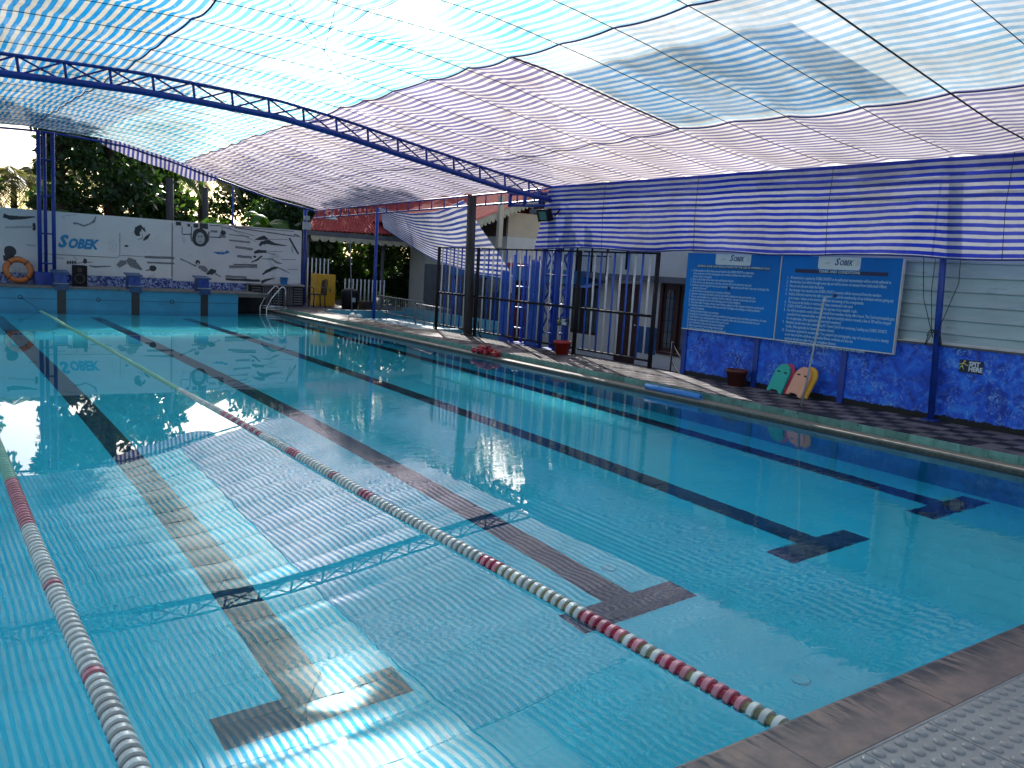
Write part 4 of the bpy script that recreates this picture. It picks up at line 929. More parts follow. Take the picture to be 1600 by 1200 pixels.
# ================================================================ MURAL WALL, BLOCKS, FAR END
mw = thing('mural_wall', (4, 26.9, .57), 'white wall with printed swimmers and logo behind the starting blocks', 'wall')
MB().box(-8, 10.5, 26.86, 27.0, .57, 2.55).build('wall', M['housew'], mw)
MB().bbox(-8, 6.46, 26.805, 26.86, .86, 2.575).build('mural_panel', M['mural'], mw)
MB().bbox(6.48, 10.47, 26.805, 26.86, .80, 2.575).build('mural_panel', M['mural2'], mw)
MB().box(-8, 6.47, 26.815, 26.86, .571, .855).build('mosaic_band', M['mosaic'], mw); MB().box(6.471, 8.7, 26.815, 26.86, .571, .798).build('mosaic_band', M['mosaic'], mw)
r = .09; poly = [(3.02,2.10),(5.02,2.13)]+[(5.02-r+r*math.cos(q), 1.40+r-r*math.sin(q)) for q in np.linspace(0, math.pi/2, 6)]+[(3.02,1.40)]
lp = MB().prism(poly, lambda x, z, t: (x, t, z), 26.800, 26.806).build('logo_panel', M['mural'], mw)
m = MB(); m.path([(3.02,26.800,1.40),(4.93,26.800,1.40),(4.99,26.800,1.43),(5.02,26.800,1.5),(5.02,26.800,2.1)], .010, 4); m.path([(5.04,26.803,1.47),(6.45,26.803,1.47)], .009, 4); m.path([(6.45,26.803,2.5),(6.45,26.803,.9)], .009, 4); m.build('panel_edge', M['inkM'], mw)
text('S', .46, (3.43,26.798,1.62), ROT_END, M['logo'], mw, 'logo_text', .3, .024, xs=.92); text('OBEK', .36, (3.67,26.798,1.61), ROT_END, M['logo'], mw, 'logo_text', .3, .020, xs=.80)
m = MB()
for r, x in ((.10,4.66), (.15,4.68), (.2,4.72)): m.path([(x+r*math.cos(q), 26.799, 1.72+r*math.sin(q)) for q in np.linspace(-1.1, 1.1, 9)], .007, 4)
m.build('logo_mark', M['inkL'], mw)
INK = [M['inkD'], M['inkM'], M['inkL'], M['inkB']]
for q, (kind, d, sh_) in enumerate(FIG):
    m = MB(); yb = 26.802-.0006*(q % 7)
    if kind == 'e':
        X, Z, rx, rz = d; ring = [(X+rx*math.cos(a)*(1+.06*math.sin(3*a+q)), yb, Z+rz*math.sin(a)*(1+.05*math.cos(2*a))) for a in np.linspace(0, 2*math.pi, 19)[:-1]]
        m.add(ring, [tuple(range(18))])
    else:
        P = []; 
        for (a, b) in zip(d, d[1:]):
            for u in np.linspace(0, 1, 6)[:-1]: P.append([a[i]+(b[i]-a[i])*u for i in range(3)])
        P.append(list(d[-1])); vs = []
        for i, p in enumerate(P):
            a, b = P[max(0, i-1)], P[min(len(P)-1, i+1)]; dx, dz = b[0]-a[0], b[1]-a[1]; L_ = math.hypot(dx, dz) or 1
            j = 1+.35*(hsh(q, i)-.5); k2 = 1+.35*(hsh(i, q+9)-.5)
            vs += [(p[0]-dz/L_*p[2]*j, yb, p[1]+dx/L_*p[2]*j), (p[0]+dz/L_*p[2]*k2, yb, p[1]-dx/L_*p[2]*k2)]
        m.add(vs, [(2*i, 2*i+1, 2*i+3, 2*i+2) for i in range(len(P)-1)])
    m.build('printed_figure', INK[sh_], mw)
def start_block(x, num, label):
    t = thing('starting_block', (x, 25.25, .57), label, 'starting block', 'starting blocks on the far platform')
    MB().box(x-.15, x+.15, 25.10, 25.50, .57, .93).build('body', M['blockblue'], t)
    tp = MB(); tp.prism([(25.02,.93),(25.02,.965),(25.55,1.02),(25.55,.985)], lambda y, z, s: (s, y, z), x-.20, x+.20); tp.build('top_plate', M['blockblue'], t)
    MB().box(x-.19, x+.19, 25.03, 25.10, .668, .682).build('step_bar', M['inkL'], t)
    MB().box(x-.16, x+.16, 24.95, 25.03, .50, .66).build('front_plate', M['blockblue'], t)
    MB().box(x-.15, x+.15, 25.09, 25.099, .70, .92).build('number_plate', M['blue'], t)
    text(num, .17, (x-.05, 25.088, .745), ROT_END, M['logo2'], t, 'number_text', 0, .004)
start_block(3.27, '3', 'blue starting block numbered 3, beside the tripod column'); start_block(5.075, '4', 'blue starting block numbered 4, below the printed butterfly swimmer'); start_block(6.915, '5', 'blue starting block numbered 5, nearest the pool ladder')
start_block(1.40, '2', 'blue starting block numbered 2, left of the life ring')
# life ring
t = thing('life_ring', (2.43, 26.5, .57), 'orange life ring leaning against the mural wall beside the tripod column', 'life ring')
c0 = Vector((2.43, 26.42, .935)); up = Vector((0,.26,.965)); rt = Vector((1,0,0))
P = [c0+rt*(.285*math.cos(a))+up*(.285*math.sin(a)) for a in np.linspace(0, 2*math.pi, 37)[:-1]]
MB().path(P, .072, 12, closed=True).build('ring', M['orange'], t)
nrm = rt.cross(up)
for a in (.8, 2.36, 3.93, 5.5):
    m = MB(); ca = math.cos(a); sa = math.sin(a); rc = c0+rt*(.285*ca)+up*(.285*sa); rad = rt*ca+up*sa
    m.path([rc+rad*(.077*math.cos(b))+nrm*(.077*math.sin(b)) for b in np.linspace(0, 2*math.pi, 13)[:-1]], .012, 5, closed=True); m.build('band', M['cord'], t)
MB().path([c0+rt*(.37*math.cos(a))+up*(.37*math.sin(a)*(.94+.06*math.cos(4*a))) for a in np.linspace(0, 2*math.pi, 40)[:-1]], .007, 5, closed=True).build('grab_rope', M['cord'], t)
# black box speaker
t = thing('loudspeaker', (3.86, 26.1, .57), 'black loudspeaker cabinet on the platform between blocks 3 and 4', 'loudspeaker')
m = MB(); m.prism([(3.66,26.0),(4.04,26.0),(4.0,26.3),(3.70,26.3)], lambda x, y, z: (x, y, z), .572, 1.14); m.build('cabinet', M['blackmetal'], t)
MB().lathe([(.13,0),(.13,-.012),(.11,-.012),(.09,.015),(.03,.03),(0,.02)], (3.85,26.0,.78), 18, ax='y').build('woofer', M['grime'], t); MB().lathe([(.06,0),(.06,-.01),(.045,-.01),(.0,.01)], (3.85,26.0,1.02), 14, ax='y').build('tweeter', M['grime'], t); MB().bbox(3.70,4.0,26.05,26.25,1.138,1.15).build('top_handle', M['blackmetal'], t)
# pool ladder
t = thing('pool_ladder', (9.2, 25.6, .14), 'stainless steel pool ladder with two arched handrails at the far corner', 'ladder')
for Y in (25.35, 25.95):
    pts = [(9.44,Y,.13),(9.44,Y,.62)]+[(9.34+.10*math.cos(a), Y, .64+.14*math.sin(a)) for a in np.linspace(0, math.pi*.75, 7)]+[(9.0,Y,.42),(8.86,Y,.15),(8.86,Y,-.05),(8.92,Y,-.5),(8.98,Y,-1.0)]
    MB().path(pts, .021, 8).build('handrail', M['steel'], t); MB().lathe([(.05,0),(.05,.012),(.025,.02)], (9.44,Y,.138), 14).build('foot_flange', M['steel'], t)
    for z in (.10, .17): MB().tube((8.87,Y,z), (9.44,Y,z+.01), .014, 6).build('stay', M['steel'], t)
for z in (-.12, -.40, -.68): MB().bbox(8.86, 8.98, 25.36, 25.94, z, z+.03).build('tread', M['steel'], t)
# slatted counter, bucket, cabinet, chair
t = thing('slatted_counter', (9.6, 26.5, .14), 'grey slatted wooden counter beside the pool ladder', 'counter')
MB().bbox(8.72, 10.46, 26.34, 26.80, .775, .82).build('top', M['countertop'], t); MB().box(8.76, 10.44, 26.47, 26.78, .141, .774).build('carcass', M['dark'], t)
sm = {1: MB().box(-.02,.02,-.012,.012,0,.58).mesh('slat', M['slat']), 0: MB().box(0,.30,-.012,.012,-.02,.02).mesh('slat', M['slat'])}
for p in range(5):
    xa = 8.76+p*.34
    if p % 2:
        for k in range(5): inst('slat', sm[1], t, (xa+.03+k*.062, 26.456, .18))
    else:
        for k in range(7): inst('slat', sm[0], t, (xa+.0, 26.456, .22+k*.08))
t = thing('bucket', (9.82,26.55,.82), 'blue plastic bucket on the slatted counter', 'bucket')
MB().lathe([(.10,0),(.13,.22),(.135,.22),(.135,.232),(.125,.232),(.095,.01),(0,.01)], (9.82,26.55,.821), 18).build('body', M['bucket'], t); MB().path([(9.82+.13*math.cos(a), 26.41, .821+.22-.10*math.sin(a)) for a in np.linspace(0, math.pi, 9)], .004, 4).build('bail', M['steel'], t)
m = MB(); m.grid(lambda u, v: (9.98+u*.45, 26.4+v*.33, .821+.02+.06*snoise(u*5, v*4)*math.sin(math.pi*u)), 10, 6); m.path([(9.98,26.4,.831),(10.43,26.4,.831),(10.43,26.73,.831),(9.98,26.73,.831)], .01, 4, closed=True)
tag(m.build('folded_towel', M['white']), 'crumpled white towel beside the blue bucket on the counter', 'towel')
t = thing('yellow_cabinet', (11.45, 27.3, .14), 'tall yellow cabinet behind the plastic chair', 'cabinet')
MB().bbox(11.12, 11.78, 27.0, 27.5, .14, 1.20).build('body', M['yellow'], t); MB().bbox(11.14, 11.62, 26.985, 26.999, .18, 1.17, .003).build('door', M['yellow'], t); MB().box(11.57, 11.60, 26.965, 26.985, .62, .75).build('handle', M['steel'], t)
t = thing('plastic_chair', (10.9, 26.4, .14), 'dark brown plastic armchair in front of the yellow cabinet', 'chair')
MB().bbox(10.66, 11.12, 26.16, 26.62, .54, .575).build('seat', M['brownplastic'], t)
for x in (10.69, 11.09):
    for y in (26.19, 26.59): MB().tube((x,y,.14), (x+(.02 if x < 10.9 else -.02),y,.55), .022, 6).build('leg', M['brownplastic'], t)
    MB().path([(x if 0 else x,26.2,.56),(x,26.2,.74),(x,26.35,.78),(x,26.58,.79)], .02, 6).build('arm', M['brownplastic'], t)
m = MB(); m.grid(lambda u, v: (11.10+.03*v-.06*math.sin(math.pi*u)*0+.05*math.sin(math.pi*u), 26.16+u*.46, .56+v*(.42+.08*math.sin(math.pi*u))), 8, 6)
m.grid(lambda u, v: (11.12+.03*v+.05*math.sin(math.pi*u), 26.16+u*.46, .56+v*(.42+.08*math.sin(math.pi*u))), 8, 6); m.build('backrest', M['brownplastic'], t)
t = thing('waste_bin', (11.75, 25.7, .14), 'dark covered bin with small pale label by the yellow cabinet', 'bin')
m = MB(); m.lathe([(0,0),(.25,0),(.29,.5),(.29,.55),(.24,.62),(.1,.67),(0,.67)], (11.75,25.75,.14), 18); m.build('body', M['blackmetal'], t); MB().box(11.68, 11.82, 25.463, 25.475, .38, .52).build('label_sticker', M['inkL'], t)
tag(MB().bbox(12.12, 12.48, 25.55, 25.85, .14, .42, .02).build('brown_crate', M['brownplastic']), 'low dark brown box on deck right of the covered bin', 'box')
pole('net_pole', (10.72, 23.3, .14), (10.72, 23.62, 2.42), .014, 'aluminium', 'thin pale pole standing on the far deck edge before the yellow cabinet', False)
def picket(nm, x0, x1, y, z0, z1, label):
    t = thing(nm, ((x0+x1)/2, y, z0), label, 'fence', 'white picket fences at the far end')
    me = MB().sq((0,0,0), (0,0,z1-z0), .035).mesh('picket', M['white']); n = int((x1-x0)/.14)
    for k in range(n+1): inst('picket', me, t, (x0+(x1-x0)*k/n, y, z0))
    for z in (z0+.15, z1-.12): MB().sq((x0,y+.02,z), (x1,y+.02,z), .03).build('rail', M['blackmetal'], t)
picket('picket_fence', 11.95, 13.4, 26.6, .14, 1.10, 'white picket fence right of the dark covered bin')
picket('picket_fence', 10.75, 12.1, 28.4, .14, 1.72, 'taller white picket fence between mural and yellow cabinet')
t = thing('hanging_lamp', (11.3, 26.2, 2.95), 'white cone lamp hanging under the far corner of the canopy', 'lamp')
MB().lathe([(.02,.16),(.05,.13),(.20,0),(.195,-.005),(.04,.11)], (11.15,26.0,2.98), 18).build('shade', M['whiteplastic'], t); MB().tube((11.15,26.0,3.12), (10.86,26.0,3.22), .008, 5).build('arm', M['blackmetal'], t)
t = thing('junction_box', (10.62, 26.8, 2.75), 'pale junction boxes with cables on the far corner post', 'box')
MB().bbox(10.50, 10.74, 26.70, 26.83, 2.62, 2.86).build('case', M['inkL'], t); MB().bbox(10.54, 10.70, 26.72, 26.83, 2.92, 3.06).build('case', M['inkL'], t); MB().path([(10.6,26.75,2.62),(10.55,26.74,2.2),(10.66,26.76,1.7),(10.58,26.75,1.1)], .012, 5).build('cable', M['cord'], t)
# floodlight
t = thing('floodlight', (10.5, 13.85, 2.8), 'black floodlight with tilted glass face under the truss end', 'floodlight')
R_ = Matrix.Rotation(math.radians(-18), 3, 'Y')
def fl_(m, x0, x1, y0, y1, z0, z1):
    b = len(m.v); m.box(x0, x1, y0, y1, z0, z1); c_ = Vector((10.45,13.83,2.85))
    for i in range(b, len(m.v)): v = R_ @ (Vector(m.v[i])); m.v[i] = tuple(v+c_)
    return m
fl_(MB(), -.02, .09, -.165, .165, -.12, .12).build('housing', M['blackmetal'], t); fl_(MB(), -.028, -.021, -.13, .13, -.085, .085).build('lens', M['glasslamp'], t)
for s in (-1, 1): fl_(MB(), -.045, -.021, s*.15-.015, s*.15+.015, -.12, .12).build('bezel', M['blackmetal'], t)
MB().path([(10.52,13.56,2.85),(10.72,13.56,3.05),(10.78,13.85,3.06)], .018, 6).build('bracket', M['blackmetal'], t)
# ================================================================ THINGS ON THE NEAR DECK
def kickboard(yc, mat, label, xb_, lean, tilt, dz=0, slots=True):
    """foam board: rounded top, notched foot, two grip slots"""
    t = thing('kickboard', (xb_, yc, .14), label, 'kickboard', 'kickboards leaning on the painted wall')
    H, Wd = .46, .27; pts = []
    half = [(Wd/2, .0), (Wd/2, H-.16)]+[(Wd/2*math.cos(q), H-.16+.16*math.sin(q)) for q in np.linspace(.15, math.pi/2, 8)]
    foot = [(-Wd/2, 0), (-Wd/2+.05, .006), (-Wd/4, .035), (0, .045), (Wd/4, .035), (Wd/2-.05, .006)]
    poly = foot+half+[(-a, b) for a, b in half[::-1][1:-1]]
    ca, sa = math.cos(lean), math.sin(lean); ct_, st_ = math.cos(tilt), math.sin(tilt)
    zlow = -min(a*st_+b*ct_ for a, b in poly)
    def fn(a, b, d): # a: to the viewer's right (-Y), b: up the board, d: thickness
        a2, b2 = a*ct_-b*st_*-1, -a*st_+b*ct_
        b2 += 0
        return (xb_+b2*sa+d*ca, yc-a2, .145+max(0,0)+b2*ca-d*sa+zl)
    zl = 0; zl = -min(fn(a, b, d)[2] for a, b in poly for d in (0, .032))+.1415
    m = MB(); m.prism(poly, fn, 0, .032)
    # bevelled face
    ins = [(a*.94, .012+(b-.012)*.965) for a, b in poly]; m.prism(ins, fn, -.004, 0.001)
    o = m.build('board', M[mat], t)
    if slots:
        for s in (-1, 1):
            sl = [(s*.062+.032*math.cos(q)*(1 if abs(math.cos(q)) > .3 else 1), H-.135+s*-.0+.012*math.sin(q)-s*.08*(.032*math.cos(q))) for q in np.linspace(0, 2*math.pi, 13)[:-1]]
            MB().prism(sl, fn, -.0055, .002).build('grip_slot', M['dark'], t)  # dark inlay instead of a cut slot, shade in its colour
kickboard(7.93, 'kgreen', 'green kickboard with two grip slots, front of the left pair', 10.475, .38, .10)
kickboard(7.895, 'kred', 'red kickboard peeping out behind the green one', 10.53, .36, .13, slots=False)
kickboard(7.56, 'kpeach', 'peach kickboard with two grip slots, front of the right pair', 10.435, .40, .12)
kickboard(7.505, 'kyel', 'yellow kickboard behind the peach one', 10.50, .38, .17, slots=False)
def pot(x, y, r, h_, mat, label):
    t = thing('plant_pot', (x,y,.14), label, 'pot')
    MB().lathe([(0,0),(r*.72,0),(r*.97,h_-.05),(r*1.04,h_-.05),(r*1.04,h_),(r*.92,h_),(r*.88,h_-.06),(0,h_-.06)], (x,y,.141), 22).build('body', M[mat], t)
    MB().lathe([(r*.885,h_-.055),(r*.5,h_-.03),(0,h_-.035)], (x,y,.141), 16).build('soil', M['soil'], t)
pot(10.57, 8.72, .165, .26, 'potbrown', 'dark brown empty plastic pot standing against the painted wall')
pot(10.52, 13.05, .175, .26, 'potred', 'red plastic pot in front of the bar fence')
pole('slim_pole', (9.82, 6.96, .14), (9.82, 6.78, 1.63), .013, 'inkL', 'slim steel pole standing on deck in front of the notice boards', False)
t = thing('foam_noodle', (9.2, 8.7, .05), 'blue foam swimming noodle lying on the ledge grating', 'noodle')
MB().path([(9.20,9.30,.092),(9.21,9.0,.09),(9.22,8.6,.092),(9.23,8.22,.09)], .045, 12).build('tube', M['noodle'], t)
for p in ((9.20,9.302,.092), (9.23,8.217,.09)): MB().lathe([(.018,-.003),(.018,.003),(0,.003),(0,-.003)], p, 10, ax='y').build('core_hole', M['dark'], t)
# heap of red lane floats on the ledge
t = thing('red_float_heap', (9.2, 13.85, .05), 'heap of red and orange lane floats on the pool ledge', 'float heap')
fm = MB(); fm.lathe([(.018,-.03),(.055,-.03),(.058,-.018),(.04,-.012),(.038,.012),(.058,.018),(.055,.03),(.018,.03)], (0,0,0), 12, ax='x'); fm = [fm.mesh('float', M['floatred']), None]
f2 = MB(); f2.lathe([(.018,-.03),(.055,-.03),(.058,-.018),(.04,-.012),(.038,.012),(.058,.018),(.055,.03),(.018,.03)], (0,0,0), 12, ax='x'); fm[1] = f2.mesh('float', M['orange'])
for k in range(34):
    a = random.uniform(0, 2*math.pi); q = random.random()**.6; z = .105+.15*(1-q)*random.random()
    o = inst('float', fm[0 if random.random() < .78 else 1], t, (9.215+.12*q*math.cos(a), 13.82+.42*q*math.sin(a), z), (random.uniform(0,6), random.uniform(0,6), random.uniform(0,6)))
# ================================================================ LANE ROPES
PIT = .0615
def fmesh(rim, core):
    m = MB(); p = PIT; a, b = -p*.30, p*.15; R1 = .047
    m.lathe([(R1,a),(R1,b)], (0,0,0), 18, 0, 'y', True)      # flat outer band
    m.lathe([(.018,a),(R1,a)], (0,0,0), 18, 0, 'y', False); m.lathe([(R1,b),(.035,b-.005)], (0,0,0), 18, 0, 'y', False)
    m.lathe([(.035,b-.005),(.033,p*.45),(.035,p*.70)], (0,0,0), 18, 1, 'y', True)             # recessed coloured body
    return m.mesh('float', [M[rim], M[core]])
FM = dict(w=fmesh('floatwhite','floatolive'), g=fmesh('floatwhite','floatgrey'), r=fmesh('floatpink','floatred'), R=fmesh('floatred','floatred'), e=fmesh('floatgreen','floatgreen2'), c=fmesh('floatwhite','floatgreen'))
def rope(x0, x1, y0, y1, label, pat, limit, anchor):
    t = thing('lane_rope', ((x0+x1)/2, y0, 0), label, 'lane rope', 'floating lane ropes')
    ys = np.arange(y0, y1, PIT); rest = {}
    for k, Y in enumerate(ys):
        u = (Y-y0)/(y1-y0); X = x0+(x1-x0)*u+.012*math.sin(Y*.9); c_ = pat(k, Y)
        if k < limit: inst('float', FM[c_], t, (X, Y, -.004-.016*min(1, max(0, (Y-7)/3))+.004*math.sin(Y*2.1)), (0, random.uniform(0,6), random.uniform(-.03,.03)))
        else: rest.setdefault(c_, []).append((X, Y))
    cols = dict(w='floatwhite', g='floatgrey', r='floatpink', R='floatred', e='floatgreen', c='floatwhite')
    if rest:
        m = MB(); ms = sorted(rest)
        for i, c_ in enumerate(ms):
            for X, Y in rest[c_]: m.lathe([(.02,-.018),(.045,-.016),(.045,.004),(.033,.012),(.033,.04),(.02,.041)], (X, Y, -.016), 10, i, 'y')
        tag(m.build('far_floats', [M[cols[c_]] for c_ in ms], t), kind='stuff')
    MB().path([(x0, y0-.05, .012), (x1, y1, .012), anchor], .008, 6).build('cable', M['steel'], t)
def p1(k, Y):   # the rope by the near right corner
    if k < 34: return 'wwwwrrrrwrrrwwrwrrrrrwwwwwwwgwwwwr'[k]
    if Y < 6.2: return 'r' if hsh(k//3, 5) < .26 else 'g'
    if Y < 8.0: return 'r' if hsh(k//4, 3) < .55 else 'g'
    if Y < 9.2: return 'r' if k % 3 else 'g'
    return 'c' if Y < 11 else 'e'
def p2(k, Y):
    if 5.85 < Y < 6.95: return 'r'
    if Y >= 6.95: return 'e'
    return 'r' if (k+8) % 18 == 0 else 'g'
rope(2.79, 2.70, 1.87, 24.2, 'lane rope of white and red floats ending at the near stone coping', p1, 300, (2.33, 25.0, .30))
rope(.575, .56, 1.87, 24.2, 'lane rope of mostly white floats along the left edge of the picture', p2, 300, (.5, 25.0, .3))
# ================================================================ TREES AND PLANTS
def leafcloud(name, mat, parent, clumps, n, size, flat=.5, seed=0):
    """n leaf-shaped faces spread through the volume of ellipsoid clumps (x, y, z, rx, ry, rz)"""
    g_ = np.random.default_rng(seed); W_ = np.array([c_[3]*c_[4]*c_[5] for c_ in clumps])**.75; W_ = W_/W_.sum()
    idx = g_.choice(len(clumps), n, p=W_); C_ = np.array(clumps)[idx]
    d = g_.normal(size=(n,3)); d /= np.linalg.norm(d, axis=1)[:,None]; r = (g_.random(n)**.45)[:,None]
    P = C_[:,:3]+d*r*C_[:,3:6]
    t = g_.normal(size=(n,3)); t[:,2] -= .4; t /= np.linalg.norm(t, axis=1)[:,None]
    u = np.cross(t, g_.normal(size=(n,3))); u /= np.linalg.norm(u, axis=1)[:,None]
    s = (size*(.6+.8*g_.random(n)))[:,None]
    V = np.empty((n,4,3)); V[:,0] = P; V[:,1] = P+t*s*.5+u*s*.26; V[:,2] = P+t*s; V[:,3] = P+t*s*.5-u*s*.26
    off = np.array(OFF.get(parent.name, (0,0,0))); V = V.reshape(-1,3)-off
    me = bpy.data.meshes.new(name); me.vertices.add(n*4); me.vertices.foreach_set('co', V.ravel())
    me.loops.add(n*4); me.polygons.add(n); me.loops.foreach_set('vertex_index', np.arange(n*4, dtype=np.int32)); me.polygons.foreach_set('loop_start', np.arange(0, n*4, 4, dtype=np.int32))
    me.update(); me.validate(); me.materials.append(mat)
    o = bpy.data.objects.new(name, me); COL.objects.link(o); o.parent = parent; return o
def tree(x, y, hgt, rad, z0, nleaf, mat, label, seed, size=.22, base=-.42, trunk_r=.16, nm='broadleaf_tree'):
    t = thing(nm, (x, y, base), label, 'tree', 'trees beyond the mural wall'); g_ = random.Random(seed)
    top = base+hgt; tr_ = [(x, y, base), (x+g_.uniform(-.1,.1), y+.1, base+hgt*.3), (x+g_.uniform(-.25,.25), y+g_.uniform(-.2,.2), base+hgt*.62), (x+g_.uniform(-.3,.3), y, top-.4)]
    m = MB(); m.path(tr_, [trunk_r, trunk_r*.8, trunk_r*.5, trunk_r*.12], 8); cl = []
    for k in range(16):
        zz = z0+(top-z0)*(.02+.93*k/15); f_ = math.sin(math.pi*min(.93, .22+.70*(zz-z0)/(top-z0)))
        a = k*2.4+g_.uniform(-.4,.4); rr = rad*f_*g_.uniform(.35,.75); px, py = x+rr*math.cos(a), y+rr*math.sin(a)
        zb_ = max(base+hgt*.25, zz-rad*.5)
        u = (zb_-base)/hgt; cx_ = float(np.interp(u, [0,.3,.62,1], [p[0] for p in tr_])); cy_ = float(np.interp(u, [0,.3,.62,1], [p[1] for p in tr_]))
        m.path([(cx_,cy_,zb_), ((cx_+px)/2,(cy_+py)/2,(zb_+zz)/2+.1), (px,py,zz)], [trunk_r*.35, trunk_r*.22, .015], 5)
        cl.append((px, py, zz, rad*g_.uniform(.34,.55), rad*g_.uniform(.34,.55), rad*g_.uniform(.26,.42)))
    m.build('trunk', M['bark'], t); leafcloud('crown', M[mat], t, cl, nleaf, size, seed=seed)
    return t
tree(6.1, 34.0, 15.5, 2.9, 2.0, 17000, 'leafdk', 'tall dense dark tree right of the tripod column', 3, .27, trunk_r=.24)
tree(4.3, 33.0, 9.0, 1.15, 2.6, 5200, 'leafdk', 'slender dark-leaved tree directly behind the tripod column', 5, .24)
tree(8.1, 36.0, 6.4, 1.5, 1.2, 6500, 'leafmd', 'mid green tree with pale trunk right of the dense dark tree', 8, .26, trunk_r=.16)
tree(1.6, 35.0, 13.5, 1.7, 3.4, 5000, 'leafmd', 'leafy tree at the left edge of the picture beyond the mural', 11, .26)
tree(-2.2, 35.0, 16.5, 3.6, 2.2, 9000, 'leafdk', 'large dark tree beyond the mural outside the left edge', 13, .3, trunk_r=.25)
tree(13.2, 34.5, 6.0, 2.2, .2, 10000, 'leafdk', 'dark leafy tree behind the far end of the mural', 17, .22)
tree(17.2, 35.5, 13.8, 2.7, .0, 20000, 'leafmd', 'bushy green tree seen below the pavilion roof', 19, .2)
tree(20.0, 36.5, 8.5, 2.6, -.1, 12000, 'leafdk', 'dark bushy tree seen below the torn cloth', 23, .2)
tree(14.5, 43, 6.5, 3.0, -.2, 7000, 'leafdk', 'far dark tree filling the gap behind the pavilion', 31, .3)
tree(19.0, 43, 7.0, 3.2, -.2, 7000, 'leafmd', 'far green tree behind the pavilion, right of the dark one', 37, .3)
tree(23.5, 41, 13.0, 3.6, -.2, 11000, 'leafdk', 'far dark tree behind the brown house', 41, .3)
tree(28.0, 41, 15.0, 3.8, -.2, 11000, 'leafmd', 'tall green tree far behind the brown house', 43, .32)
tree(14.2, 38, 5.0, 1.6, .8, 5000, 'leafmd', 'green tree behind the corner post of the canopy', 29, .22)
def palm(x, y, hgt, label, seed, n=15, L=2.6, mat='leafmd', tr_r=.13, tilt=.0, base=-.42):
    t = thing('palm_tree', (x, y, base), label, 'palm', 'palms beyond the mural wall'); g_ = random.Random(seed)
    top = Vector((x+tilt, y, base+hgt)); m = MB()
    m.path([(x, y, base), (x+tilt*.3, y, base+hgt*.4), (x+tilt*.8, y, base+hgt*.85), tuple(top)], [tr_r*1.3, tr_r, tr_r*.85, tr_r*.7], 8)
    for k in range(int(hgt/.35)): 
        z = base+.2+k*.35; u = (z-base)/hgt; m.lathe([(tr_r*1.12,0),(tr_r*1.2,.03),(tr_r*1.0,.06)], (x+tilt*u*u, y, z), 8)
    m.build('trunk', M['bark'], t)
    for k in range(n):
        a = 2*math.pi*k/n+g_.uniform(-.2,.2); up = g_.uniform(-.1,1.0); f_ = MB(); l_ = L*g_.uniform(.8,1.1); P = []
        for i in range(13):
            u = i/12; r = l_*u*(1-.18*u); P.append(Vector((top.x+r*math.cos(a), top.y+r*math.sin(a), top.z+.1+l_*(up*u-(.75+up*.55)*u*u))))
        f_.path(P, [.03*(1-.85*i/12) for i in range(13)], 4)
        side = Vector((-math.sin(a), math.cos(a), 0))
        for i in range(2, 40):
            u = i/40; p = P[int(u*12)].lerp(P[min(12, int(u*12)+1)], u*12-int(u*12)); tg = (P[min(12, int(u*12)+1)]-P[int(u*12)]).normalized()
            ll = .62*math.sin(math.pi*min(1, .12+u*.9))**.6*(L/2.6)
            for s in (-1, 1):
                e = p+side*s*ll*.75+tg*ll*.5-Vector((0,0,ll*g_.uniform(.35,.6))); w_ = tg*.022*(L/2.6)+Vector((0,0,.006))
                f_.add([p-w_, p+w_, p.lerp(e, .6)+w_, e, p.lerp(e, .6)-w_], [(0,1,2,3,4)])
        f_.build('frond', M[mat], t)
    return t
palm(3.3, 37, 4.3, 'grey-green coconut palm low beyond the mural at the left', 2, 16, 3.2, 'leafdry')
palm(1.2, 36, 4.4, 'dry-fronded palm at the left edge behind the mural', 4, 12, 2.6, 'leafdry')
palm(9.0, 39, 5.4, 'sunlit palm between the two dark trunks above the mural', 6, 15, 2.8, 'leafmd')
palm(7.0, 38, 6.6, 'pale-fronded palm peeping between the dark trees', 9, 14, 2.6, 'leaflt')
palm(6.0, 44, 5.2, 'far dry palm behind the tall dark tree', 10, 13, 3.2, 'leafdry')
palm(11.4, 42, 5.6, 'far palm above the right end of the mural', 12, 14, 3.0, 'leafdry')
def banana(x, y, hgt, label, seed, n=7, mat='leaflt', L=1.9):
    t = thing('banana_plant', (x, y, -.42), label, 'plant', 'banana plants behind the mural'); g_ = random.Random(seed)
    MB().path([(x,y,-.42),(x+.05,y,hgt*.5),(x,y,hgt)], [.14,.12,.07], 8).build('stem', M['leafmd'], t)
    for k in range(n):
        a = 2*math.pi*k/n+g_.uniform(-.3,.3); up = g_.uniform(.5,1.3); l_ = L*g_.uniform(.75,1.1); w_ = .27*g_.uniform(.8,1.1)
        def pt(u, v):
            uu = .05+.95*u; r = l_*uu*(1-.25*uu)*.85; c_ = Vector((x+r*math.cos(a), y+r*math.sin(a), hgt+l_*(up*uu-(.45+.5*up)*uu*uu)))
            ww = w_*math.sin(math.pi*min(1, .08+.92*u))**.55*(1 if u < .98 else .3); s = (v-.5)*2
            return c_+Vector((-math.sin(a), math.cos(a), 0))*(ww*s)+Vector((0,0,-.10*s*s+.02*math.sin(u*40)*abs(s)))
        m = MB(); m.grid(pt, 16, 6); m.path([pt(u, .5)-Vector((0,0,.012)) for u in np.linspace(0, 1, 9)], .016, 4); m.build('leaf', M[mat], t)
banana(3.6, 30.5, 2.2, 'banana plant with dark arching leaves behind the tripod column', 2, 7, 'leafmd', 1.7)
banana(6.8, 29.6, 1.75, 'banana plant with one long pale leaf over the mural', 3, 6, 'leafmd', 1.8)
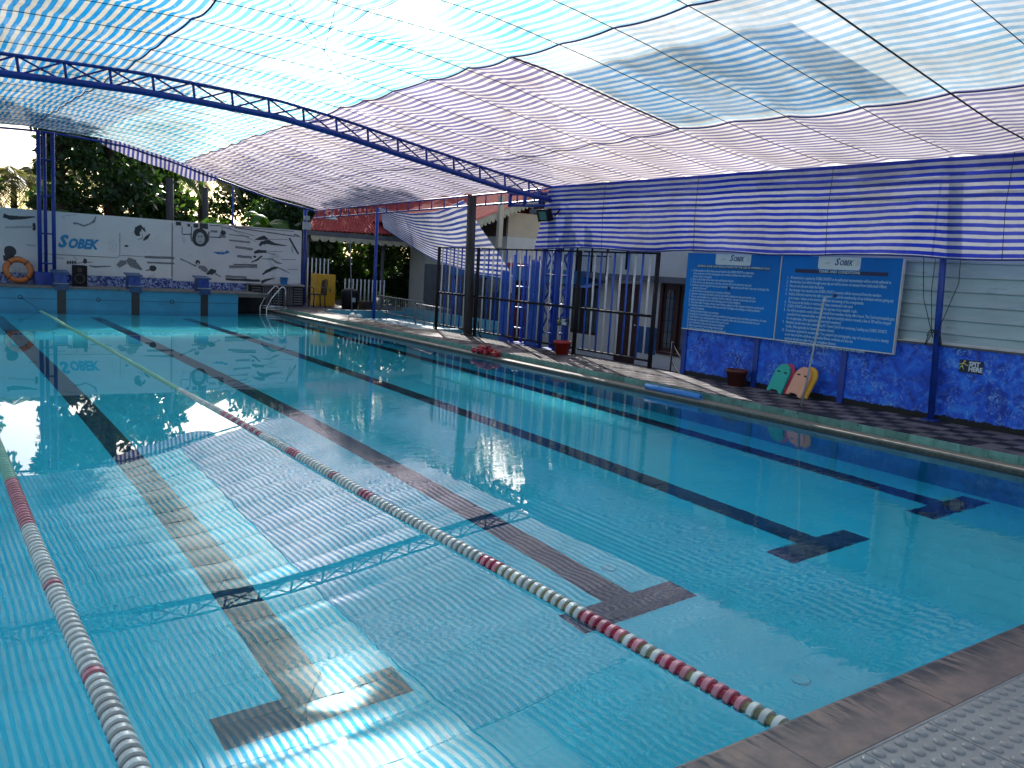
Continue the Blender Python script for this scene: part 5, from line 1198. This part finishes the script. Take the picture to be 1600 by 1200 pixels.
banana(11.0, 31.5, 2.75, 'bright sunlit banana plant above the right end of the mural', 4, 8, 'leaflt', 1.6)
banana(9.1, 30.5, 2.1, 'small bright banana plant left of the dark wooden post', 5, 6, 'leaflt', 1.0)
banana(5.6, 31.0, 2.0, 'pale drooping banana plant beside the tall dark tree', 6, 6, 'leafmd', 1.5)
def bush(x, y, z0, rx, rz, n, mat, label, seed, size=.16):
    t = thing('shrub', (x, y, -.42), label, 'shrub', 'shrubs behind the far wall'); g_ = random.Random(seed); m = MB(); cl = []
    for k in range(7):
        a = k*2.4; px, py, pz = x+rx*.6*math.cos(a)*g_.random(), y+.5*math.sin(a), z0+rz*(.3+1.3*g_.random()); m.path([(x+.1*math.cos(a),y,-.42),(px,py,pz)], [.03,.01], 5); cl.append((px, py, pz, rx*.5, .5, rz*.5))
    m.build('stems', M['bark'], t); leafcloud('foliage', M[mat], t, cl, n, size, seed=seed)
bush(12.4, 30.9, 1.6, 1.2, .8, 2600, 'leafdk', 'dark broad-leaved shrub above the mural near the banana plant', 1, .3)
bush(8.3, 30.6, 1.5, .9, .7, 1500, 'leafmd', 'green shrub above the middle of the mural', 2, .24)
bush(15.0, 32.5, .2, 1.5, .8, 4200, 'leafmd', 'sunlit shrub beneath the pavilion roof', 3, .16)
bush(17.0, 31.5, .3, 1.3, .9, 4200, 'leafdk', 'dark shrub beside the grey wall behind the paddling pool', 4, .18)
bush(13.2, 32.3, .2, 1.2, .9, 4000, 'leafdk', 'dark shrub behind the picket fence', 7, .18)
def wpost(x, y, r, z1, label):
    t = thing('wooden_post', (x, y, -.42), label, 'post'); MB().path([(x,y,-.42),(x+.02,y,2),(x,y,z1)], [r*1.1,r,r*.95], 8).build('shaft', M['post'], t); MB().box(x-r*1.3, x+r*1.3, y-r*1.3, y+r*1.3, -.42, -.2).build('footing', M['slabgrey'], t)
wpost(7.62, 32.0, .14, 4.2, 'thick grey trunk-like post behind the mural'); wpost(8.9, 32.2, .11, 4.0, 'dark wooden post rising behind the mural right of the thick one')
pole('antenna_pole', (9.9, 32.2, -.42), (9.9, 32.2, 4.1), .035, 'blue', 'thin blue pole standing behind the right half of the mural')
